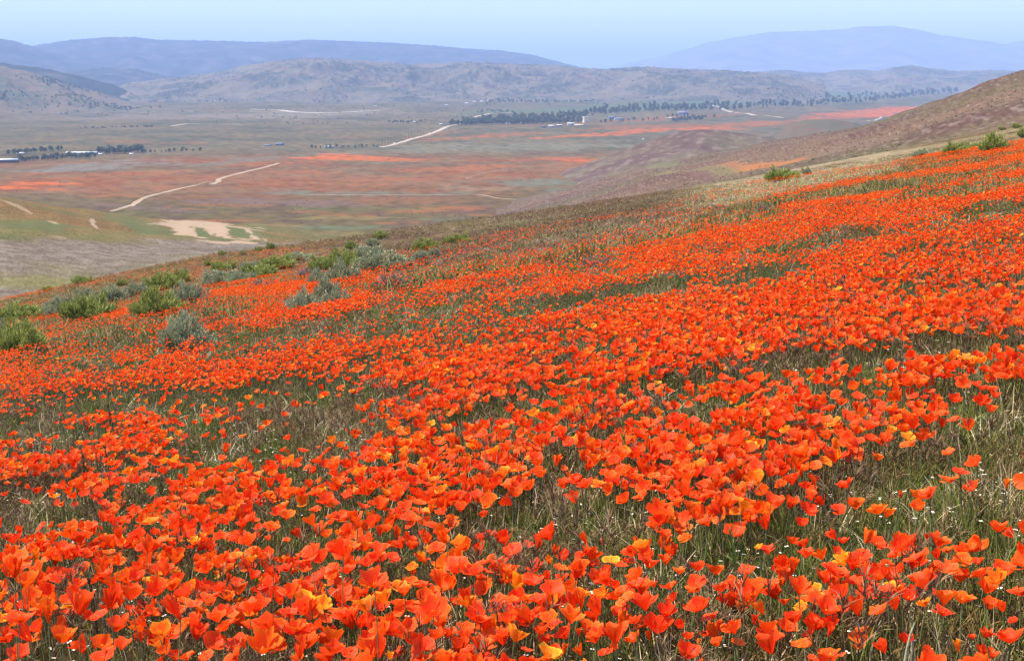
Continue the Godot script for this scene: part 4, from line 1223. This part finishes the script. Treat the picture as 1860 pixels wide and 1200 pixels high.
		# how it looks and where it stands
		if n < 300:
			var x: float = q[0] / 1860.0
			var y: float = q[1]
			var col: String = ["deep red-orange", "orange", "deep red-orange", "bright orange", "yellow-orange", "golden yellow"][shade]
			var shape: String = ["open", "cup-shaped", "flaring", "wide open", "deep", "flaring", "half-closed", "cup-shaped", "budding", "wide open", "flaring", "nearly closed"][kind]
			var way: String = "leaning left" if lean < -0.22 else "leaning right" if lean > 0.12 else "upright"
			var row: String = "bottom edge" if y > 1140 else "second row up" if y > 1080 else "third row up" if y > 1020 else "fourth row up"
			var place: String = ["far left", "left", "left of centre", "centre", "right of centre", "right", "far right"][clampi(int(x * 7.0), 0, 6)]
			var text := "%s %s poppy %s, %s, %s" % [shape, col, way, row, place]
			if not words.has(text): words[text] = []
			words[text].append(n)
	var said := {}
	for text in words:
		var l: Array = words[text]
		l.sort_custom(func(a, b): return flowers[a][8][0] < flowers[b][8][0])
		for k in l.size():
			if l.size() == 1: said[l[k]] = text
			else:
				var which: String = ("left of two" if k == 0 else "right of two") if l.size() == 2 else ["first", "second", "third", "fourth", "fifth", "sixth", "seventh", "eighth", "ninth"][mini(k, 8)] + " from left"
				said[l[k]] = text + ", " + which
	more_blooms = flowers.slice(300)
	for n in mini(300, flowers.size()):
		var f: Array = flowers[n]
		var t := root_of("poppy", f[1])
		tag(t, said[n], "poppy", "nearest poppies in bloom")
		var top: Vector3 = f[0] - f[1]
		var b := head_basis(f[3], f[4], f[5], f[6], f[2])
		for k in 4:
			var o := put("petal", heads[f[3]][k], petals_m[f[7]], t)
			o.transform = Transform3D(b, top)
		var c := put("flower_center", center, plain, t)
		c.transform = Transform3D(b, top)
		var s := put("stem", stems[n % 4], plain, t)
		var sh := maxf(top.y, 0.05)
		s.transform = Transform3D(Basis(Vector3.UP, f[6]).scaled_local(Vector3(0.22, sh + 0.004, 0.22)), Vector3.ZERO)

var more_blooms: Array = []

func head_basis(kind: int, lean: float, nod: float, turn: float, wide: float) -> Basis:
	# petal length so that the open head is about «wide» across
	var l: float = wide * 0.5 / maxf(sin((HEADS[kind][0] + HEADS[kind][1]) * 0.5), 0.56)
	return Basis(Vector3(0, 0, 1), -lean) * Basis(Vector3(1, 0, 0), nod) * Basis(Vector3.UP, turn).scaled_local(Vector3(l, l, l))

func head_mesh(kind: int, nu: int, nt: int) -> ArrayMesh:
	var st := SurfaceTool.new()
	st.begin(Mesh.PRIMITIVE_TRIANGLES)
	st.set_smooth_group(0)
	for q in 4:
		petal_into(st, q * PI / 2.0 + 0.3 * sin(kind * 3.0 + q), HEADS[kind][0] + (0.08 if q % 2 else -0.03), HEADS[kind][1] + (0.12 if q % 2 else 0.0) + 0.22 * sin(kind * 5.0 + q * 2.3), 1.0 + 0.08 * sin(kind + q * 1.7), kind * 1.7 + q * 2.1, nu, nt)
	st.generate_normals()
	return st.commit()

# gaps between the drifts of poppies: [px, py, half width, half height, how much is left]
func make_gaps():
	for q in [[520, 838, 130, 12, 0.0, 0.2], [840, 872, 60, 10, 0.0, 0.25], [560, 1010, 60, 30, 0.0, 0.3], [230, 735, 340, 26, -0.03, 0.12], [560, 712, 150, 20, -0.05, 0.3], [60, 790, 150, 36, 0.0, 0.45], [40, 925, 75, 45, 0.0, 0.3], [450, 846, 95, 14, 0.0, 0.12], [262, 905, 55, 22, 0.0, 0.3], [700, 722, 90, 16, -0.05, 0.35], [820, 778, 52, 14, 0.0, 0.15],
		[1020, 850, 62, 24, 0.0, 0.25], [1490, 664, 140, 26, -0.08, 0.06], [1700, 638, 190, 18, -0.06, 0.12], [1770, 720, 110, 30, 0.0, 0.4], [1640, 730, 70, 16, 0.0, 0.4], [1440, 730, 60, 12, 0.0, 0.4], [1262, 762, 62, 25, 0.0, 0.12], [1800, 790, 95, 38, 0.0, 0.22], [1620, 822, 62, 18, 0.0, 0.25], [1790, 930, 120, 46, 0.0, 0.10], [1560, 950, 150, 18, 0.0, 0.35],
		[1150, 532, 120, 14, -0.12, 0.22], [1200, 514, 80, 12, -0.12, 0.25], [1065, 476, 66, 12, -0.1, 0.3], [1440, 456, 120, 12, -0.15, 0.2], [1530, 430, 80, 11, -0.15, 0.3], [1390, 502, 95, 15, -0.15, 0.22], [1500, 356, 260, 9, -0.16, 0.6], [1330, 372, 90, 8, -0.1, 0.5], [1750, 342, 140, 12, -0.15, 0.18], [1560, 346, 130, 9, -0.12, 0.35],
		[1800, 385, 80, 14, -0.1, 0.25], [1330, 388, 100, 11, -0.1, 0.3], [1090, 636, 66, 12, 0.0, 0.35], [960, 662, 75, 10, 0.0, 0.45], [100, 605, 160, 30, -0.1, 0.35], [350, 560, 110, 22, -0.15, 0.4], [170, 665, 40, 14, 0.0, 0.5], [850, 600, 60, 9, -0.1, 0.5], [720, 530, 60, 12, -0.1, 0.3],
		[1650, 520, 60, 10, -0.1, 0.5], [1290, 455, 60, 9, -0.1, 0.5], [440, 650, 60, 8, -0.05, 0.5], [1420, 600, 80, 9, -0.08, 0.45], [640, 660, 60, 9, 0.0, 0.5], [1140, 720, 60, 12, 0.0, 0.5], [1560, 770, 60, 14, 0.0, 0.5], [330, 790, 60, 16, 0.0, 0.5], [1000, 745, 50, 10, 0.0, 0.5]]:
		var c := on_hillside(q[0], q[1], 0.14)
		var side := on_hillside(q[0] + q[2] * 1.1, q[1] + q[4] * q[2], 0.14)
		var far := on_hillside(q[0], q[1] - q[3] * 1.25, 0.14)
		var near := on_hillside(q[0], q[1] + q[3] * 1.25, 0.14)
		var A := Vector2(side.x - c.x, side.z - c.z)
		var B := Vector2(far.x - near.x, far.z - near.z) * 0.5
		var det := A.x * B.y - A.y * B.x
		if absf(det) < 1e-6: continue
		gaps.append([Vector2(c.x, c.z), Vector2(B.y, -B.x) / det, Vector2(-A.y, A.x) / det, q[5], maxf(A.length(), B.length()) * 1.5])

func bloom_share(x: float, z: float) -> float:
	# how thickly the poppies stand here, 0 to 1
	var p := Vector2(atan2(x, -z), sqrt(x * x + z * z))
	var e := curve(edge_t, edge_r, p.x)
	if p.y > e * 1.75 or p.y > 105.0: return 0.0
	if p.y > e * 1.06: return 0.10 * clampf(0.35 + 2.0 * n_mid.get_noise_2d(x * 0.3, z * 0.3), 0.0, 1.0)
	var drift := n_band.get_noise_2d(x * 0.20 + z * 0.06, z * 0.34 - x * 0.10)
	var fine := n_mid.get_noise_2d(x * 1.1 + 30.0, z * 1.1)
	var s := clampf(0.70 + drift * 2.0 + fine * 1.6, 0.03, 1.0)
	s *= 1.0 - 0.80 * smoothstep(0.70, 1.05, p.y / e + fine * 0.2)
	if p.y > 12.0:      # up the slope the drifts are broader
		var wide := n_band.get_noise_2d(x * 0.085 + 7.0, z * 0.075 - 3.0)
		s *= lerpf(1.0, lerpf(0.16, 1.0, smoothstep(-0.22, 0.16, wide + fine * 0.25)), clampf((p.y - 12.0) / 16.0, 0.0, 1.0))
	var w := Vector2(x, z)
	for g in gaps:
		var d: Vector2 = w - g[0]
		if absf(d.x) > g[4] or absf(d.y) > g[4]: continue
		var k := sqrt(pow(d.dot(g[1]), 2.0) + pow(d.dot(g[2]), 2.0)) + fine * 0.5
		if k < 1.25: s *= lerpf(g[3] * 0.7, 1.0, smoothstep(0.75, 1.25, k))
	return s

func to_pixel(p: Vector3) -> Vector2:
	var d := p - EYE
	var cp := cos(PITCH)
	var sp := sin(PITCH)
	var fwd := -d.y * sp - d.z * cp
	if fwd < 0.05: return Vector2(-9999, -9999)
	return Vector2(930.0 + FOCAL * d.x / fwd, 600.0 - FOCAL * (d.y * cp - d.z * sp) / fwd)

func make_poppy_field():
	make_gaps()
	rng.seed = 99
	var heads: Array = []
	for k in HEADS.size(): heads.append(head_mesh(k, 6, 4))
	var lots: Array = []
	var tints: Array = []
	var stalks: Array[Transform3D] = []
	for k in HEADS.size():
		lots.append([])
		tints.append([])
	var place := func(p: Vector3, kind: int, b: Basis, c: Color):
		lots[kind].append(Transform3D(b, p))
		tints[kind].append(c)
	# rings outwards, the same number of plants to the square metre
	var r := 1.3
	while r < 108.0:
		var dr := 0.048 if r < 7.0 else 0.045 if r < 25.0 else 0.060
		var half := 0.75 if r < 8.0 else 0.50
		var n := int(2.0 * half * r / dr)
		for k in n:
			var a := -half + 2.0 * half * (k + rng.randf()) / n
			var rr := r + rng.randf() * dr
			var x := rr * sin(a)
			var z := -rr * cos(a)
			var share := bloom_share(x, z)
			if rng.randf() > share * 0.98: continue
			var tall := rng.randf_range(0.12, 0.21)
			var p := Vector3(x, near_h(x, z) + tall, z)
			if r < 7.0:
				var px := to_pixel(p)
				if px.x > -30.0 and px.x < 1890.0 and px.y > 962.0 and px.y < 1260.0:
					if rng.randf() < 0.42: continue   # the counted ones stand there   # the counted ones stand there
			var kind := rng.randi_range(0, HEADS.size() - 1)
			var wide := (0.018 + 0.023 * sqrt(rng.randf())) * lerpf(1.32, 0.74, smoothstep(3.5, 15.0, rr))
			if kind == 8 and rng.randf() < 0.5: kind = 0
			if kind == 8: wide *= 0.6
			var wild := 1.8 if rng.randf() < 0.16 else 1.0
			var b := head_basis(kind, rng.randf_range(-0.62, 0.35) * wild, rng.randf_range(-0.3, 0.4) * wild, rng.randf() * TAU, wide)
			var q := rng.randf()
			var c := Color(0.82, 0.080, 0.009).lerp(Color(0.86, 0.22, 0.012), clampf(q * lerpf(q * 0.8, 1.0, clampf(rr / 40.0, 0.0, 0.9)) + clampf((rr - 25.0) / 90.0, 0.0, 0.35), 0.0, 1.0))
			if rng.randf() < 0.07: c = Color(0.88, 0.30, 0.014)
			if rng.randf() < 0.012: c = Color(0.9, 0.46, 0.02)
			place.call(p, kind, b, c)
			if r < 14.0: stalks.append(Transform3D(Basis(Vector3.UP, rng.randf() * TAU).scaled(Vector3(1.0, tall, 1.0)), Vector3(x, p.y - tall, z)))
		r += dr
	for f in more_blooms:
		place.call(f[0], f[3], head_basis(f[3], f[4], f[5], f[6], f[2]), [Color(0.82, 0.095, 0.009), Color(0.83, 0.125, 0.009), Color(0.80, 0.075, 0.009), Color(0.85, 0.17, 0.009), Color(0.88, 0.28, 0.014), Color(0.90, 0.44, 0.02)][f[7]])
		stalks.append(Transform3D(Basis(Vector3.UP, f[6]).scaled(Vector3(1.0, f[0].y - f[1].y, 1.0)), f[1]))
	var m := tinted(0.55, 0.25, 0.8)
	var top: Node3D = null
	var total := 0
	for k in HEADS.size():
		var mm := MultiMesh.new()
		mm.transform_format = MultiMesh.TRANSFORM_3D
		mm.use_colors = true
		mm.mesh = heads[k]
		mm.instance_count = lots[k].size()
		total += lots[k].size()
		for j in lots[k].size():
			mm.set_instance_transform(j, lots[k][j])
			mm.set_instance_color(j, tints[k][j])
		var o := MultiMeshInstance3D.new()
		o.multimesh = mm
		o.material_override = m
		o.set_meta("kind", "stuff")
		if top == null:
			top = o
			o.name = "poppies"
			o.set_meta("label", "the field of thousands of orange poppies beyond the nearest ones")
			add_child(o)
		else:
			o.name = "poppies"
			top.add_child(o, true)
	var st := SurfaceTool.new()
	st.begin(Mesh.PRIMITIVE_TRIANGLES)
	cone(st, Vector3(0.02, 0, 0.01), Vector3.ZERO + Vector3(0, 1.0, 0), 0.0022, 0.0018, Color(0.13, 0.16, 0.06), 4)
	st.generate_normals()
	var sm := MultiMesh.new()
	sm.transform_format = MultiMesh.TRANSFORM_3D
	sm.mesh = st.commit()
	sm.instance_count = stalks.size()
	for j in stalks.size(): sm.set_instance_transform(j, stalks[j])
	var so := MultiMeshInstance3D.new()
	so.multimesh = sm
	so.material_override = tinted(0.8, 0.2)
	so.name = "poppy_stems"
	so.set_meta("kind", "stuff")
	top.add_child(so, true)
	print("poppies ", total, " stalks ", stalks.size())

# ------------------------------------------------------------------ grasses and small plants between the poppies
func tuft(kind: int, seed_: int) -> ArrayMesh:
	rng.seed = 7000 + seed_
	var st := SurfaceTool.new()
	st.begin(Mesh.PRIMITIVE_TRIANGLES)
	var any := func(spread_: float) -> Vector3:
		var a := rng.randf() * TAU
		var l := rng.randf() * spread_
		return Vector3(sin(l) * cos(a), cos(l), sin(l) * sin(a))
	match kind:
		0:   # feathery poppy leaves
			for k in 30:
				var d: Vector3 = any.call(1.15)
				var g := rng.randf_range(0.6, 1.4)
				var p := Vector3(rng.randf_range(-1, 1), 0, rng.randf_range(-1, 1)) * 0.045
				blade(st, p, d, rng.randf_range(0.06, 0.14), rng.randf_range(0.003, 0.006), 0.35, Color(0.082, 0.112, 0.022) * g, Color(0.138, 0.172, 0.038) * g)
		1:   # mixed green and browning grass
			for k in 22:
				var d: Vector3 = any.call(0.7)
				var g := rng.randf_range(0.7, 1.3)
				var c := Color(0.118, 0.120, 0.030) if rng.randf() < 0.42 else Color(0.20, 0.135, 0.065)
				blade(st, Vector3(rng.randf_range(-1, 1), 0, rng.randf_range(-1, 1)) * 0.05, d, rng.randf_range(0.06, 0.15), 0.0035, 0.7, c * g, c.lerp(Color(0.22, 0.165, 0.085), 0.4) * g)
		2:   # brome with drooping plum-brown heads
			for k in 7:
				var d: Vector3 = any.call(0.45)
				var p := Vector3(rng.randf_range(-1, 1), 0, rng.randf_range(-1, 1)) * 0.04
				var l := rng.randf_range(0.12, 0.20)
				blade(st, p, d, l, 0.0026, 0.15, Color(0.17, 0.15, 0.06), Color(0.16, 0.11, 0.06))
				var e := p + d * l * 0.93
				for q in 9:
					var dd := d + Vector3(rng.randf_range(-0.7, 0.7), rng.randf_range(-0.2, 0.7), rng.randf_range(-0.7, 0.7))
					var g := rng.randf_range(0.6, 1.5)
					blade(st, e - d * rng.randf() * 0.02, dd, rng.randf_range(0.03, 0.050), 0.003, 0.7, Color(0.105, 0.062, 0.036) * g, Color(0.25, 0.175, 0.11) * g, 2)
		3:   # bleached dead stems
			for k in 16:
				var d: Vector3 = any.call(1.1)
				var g := rng.randf_range(0.6, 1.2)
				blade(st, Vector3(rng.randf_range(-1, 1), 0.01, rng.randf_range(-1, 1)) * 0.06, d, rng.randf_range(0.06, 0.16), 0.0036, 0.9, Color(0.42, 0.33, 0.21) * g, Color(0.70, 0.61, 0.48) * g)
		4:   # pairs of tiny white flowers on short stems
			for k in 3:
				var d: Vector3 = any.call(0.7)
				var l := rng.randf_range(0.06, 0.13)
				blade(st, Vector3.ZERO, d, l, 0.0018, 0.1, Color(0.10, 0.13, 0.04), Color(0.12, 0.14, 0.06))
				for q in 2:
					var e := d * l + Vector3(rng.randf_range(-1, 1), 0.1, rng.randf_range(-1, 1)) * 0.006
					for s in 5:
						var a := s * TAU / 5.0
						var b := a + TAU / 5.0 * 0.9
						for v in [e, e + Vector3(cos(a), 0.25, sin(a)) * 0.0033, e + Vector3(cos(b), 0.25, sin(b)) * 0.0033]:
							st.set_color(Color(0.85, 0.82, 0.80))
							st.add_vertex(v)
		5:   # low broad-leaved litter seen from afar: a wider clump
			for k in 26:
				var d: Vector3 = any.call(1.0)
				var g := rng.randf_range(0.6, 1.4)
				var c := Color(0.11, 0.135, 0.03) if rng.randf() < 0.5 else Color(0.20, 0.13, 0.075)
				blade(st, Vector3(rng.randf_range(-1, 1), 0, rng.randf_range(-1, 1)) * 0.12, d, rng.randf_range(0.10, 0.20), 0.012, 0.5, c * g, c * 1.5 * g, 2)
	st.generate_normals()
	return st.commit()

func make_grasses():
	var shapes: Array = []
	for kind in 6:
		var l: Array = []
		for k in 3: l.append(tuft(kind, kind * 10 + k))
		shapes.append(l)
	rng.seed = 1234
	var lots: Array = [[], [], [], [], [], []]
	var tints: Array = [[], [], [], [], [], []]
	var r := 1.2
	while r < 150.0:
		var dr := 0.042 if r < 5.0 else 0.060 if r < 9.0 else 0.13 if r < 20.0 else 0.24 if r < 60.0 else 0.6
		var half := 0.70 if r < 7.0 else 0.48
		var n := int(2.0 * half * r / dr)
		var big := 1.0 if r < 9.0 else 1.15 if r < 20.0 else 1.5 if r < 60.0 else 2.2
		for k in n:
			var a := -half + 2.0 * half * (k + rng.randf()) / n
			var rr := r + rng.randf() * dr
			var x := rr * sin(a)
			var z := -rr * cos(a)
			var e := curve(edge_t, edge_r, a)
			var g1 := n_mid.get_noise_2d(x * 0.9 + 11.0, z * 0.9)
			var g2 := n_band.get_noise_2d(x * 0.5 - 40.0, z * 0.5)
			var g3 := n_mid.get_noise_2d(x * 1.7 - 90.0, z * 1.7)
			var beyond := rr > e * 1.0
			var kind := 0
			var q := rng.randf()
			var tint := Color(1.08, 1.0, 0.84) * rng.randf_range(0.8, 1.2)
			if beyond:
				if rng.randf() < 0.55: continue
				kind = 5 if q < 0.35 else 2 if q < 0.55 else 3 if q < 0.62 + g1 * 0.3 else 1
				var gc := bank_c(x, z)
				tint = Color(gc.r / 0.17, gc.g / 0.125, gc.b / 0.06) * rng.randf_range(0.8, 1.3)
			else:
				var greenness := 0.47 + g1 * 1.3 + g2 * 0.5 - 0.12 * smoothstep(0.0, 0.3, a)
				var bleached := 0.27 + g3 * 1.1
				if q < bleached * 0.5: kind = 3
				elif rng.randf() < greenness: kind = 0 if rng.randf() < 0.72 else 1
				else: kind = 2 if rng.randf() < (0.14 if r < 7.0 else 0.24) else 1
				if r > 20.0 and rng.randf() < 0.6: kind = 5
				if r < 9.0 and rng.randf() < 0.05: kind = 4
			var s := rng.randf_range(0.75, 1.2) * big
			var b := Basis(Vector3.UP, rng.randf() * TAU) * Basis(Vector3(1, 0, 0), rng.randf_range(-0.15, 0.15))
			lots[kind].append(Transform3D(b.scaled(Vector3(s, s * rng.randf_range(0.85, 1.15) * (0.45 if beyond else 0.6 if r > 22.0 else 0.8 if r > 12.0 else 1.0), s)), Vector3(x, near_h(x, z) - 0.004, z)))
			tints[kind].append(tint)
		r += dr
	var names := ["poppy_foliage", "grass", "brome_grass", "dry_stalks", "white_flowers", "undergrowth"]
	var labels := ["feathery green poppy leaves carpeting the ground", "green and browning grass between the poppies", "plum-brown seed heads of brome grass between the poppies", "bleached dead stalks lying between the poppies", "tiny white flowers in pairs among the nearest poppies", "rough low growth farther up the hillside"]
	var m := tinted(0.8, 0.25, 0.35)
	for kind in 6:
		print(names[kind], " ", lots[kind].size())
		scatter(names[kind], shapes[kind], m, lots[kind], tints[kind], labels[kind])
	# a few tall stalks that rise above the blooms: [px, py of the foot, px, py of the tip, thickness m, green or dark, label]
	for q in [[1340, 1078, 1327, 968, 0.006, 0, "tall green grass stalk right of centre in the foreground"], [177, 1155, 160, 1050, 0.005, 1, "dark tall stalk beside the largest poppies at the lower left"], [1660, 1170, 1656, 1130, 0.005, 2, "pale bent stalk at the lower right"],
		[1642, 1200, 1663, 1130, 0.006, 2, "curved grey-green blade behind the low red poppy at lower right"], [1582, 1165, 1602, 1125, 0.004, 2, "pale curved blade left of the low red poppy at lower right"], [1400, 1130, 1330, 1100, 0.004, 1, "dark thin stem arching over the poppies right of centre"],
		[965, 905, 966, 868, 0.005, 1, "dark grass head standing in the middle of the field"], [1005, 915, 1004, 880, 0.005, 1, "second dark grass head right of the middle one"], [1140, 865, 1130, 770, 0.004, 0, "thin green stalk right of the middle of the field"], [157, 890, 148, 820, 0.004, 1, "dark stalk at the left of the field"],
		[198, 862, 190, 812, 0.004, 1, "dark stalk left of centre above the first drift"], [208, 800, 195, 738, 0.005, 1, "dark leaning stalk on the bare strip at the left"], [1560, 1190, 1580, 1160, 0.004, 0, "short green blade at the bottom right"], [1812, 1060, 1850, 985, 0.004, 0, "long green blade near the right edge"]]:
		var foot := on_hillside(q[0], q[1], 0.10)
		foot.y = near_h(foot.x, foot.z)
		var depth := polar(foot).y
		var d := ray(q[2], q[3])
		var tip := EYE + d * (depth / sqrt(d.x * d.x + d.z * d.z))
		var o := root_of("grass_stalk", foot)
		tag(o, q[6], "grass stalk", "tall stalks above the poppies")
		var st := SurfaceTool.new()
		st.begin(Mesh.PRIMITIVE_TRIANGLES)
		var c: Color = [Color(0.14, 0.19, 0.04), Color(0.06, 0.065, 0.03), Color(0.30, 0.31, 0.20)][q[5]]
		var top: Vector3 = tip - foot
		var last := Vector3.ZERO
		for k in 5:
			var t := (k + 1) / 5.0
			var nxt := Vector3(top.x * t * t, top.y * (2.0 * t - t * t) * 0.5 + top.y * t * 0.5, top.z * t)
			cone(st, last, nxt, q[4] * (1.0 - 0.15 * k), q[4] * (0.85 - 0.15 * k), c, 5)
			last = nxt
		st.generate_normals()
		put("stem", st.commit(), tinted(0.8, 0.2), o)
		if q[5] < 2:
			st = SurfaceTool.new()
			st.begin(Mesh.PRIMITIVE_TRIANGLES)
			for k in 26:
				var e := top * rng.randf_range(0.62, 1.0)
				blade(st, e, top.normalized() + Vector3(rng.randf_range(-0.5, 0.5), rng.randf_range(-0.1, 0.5), rng.randf_range(-0.5, 0.5)), 0.035, 0.005, 0.2, c * 0.9, c * 1.6, 2)
			st.generate_normals()
			put("seed_head", st.commit(), tinted(0.85, 0.2), o)
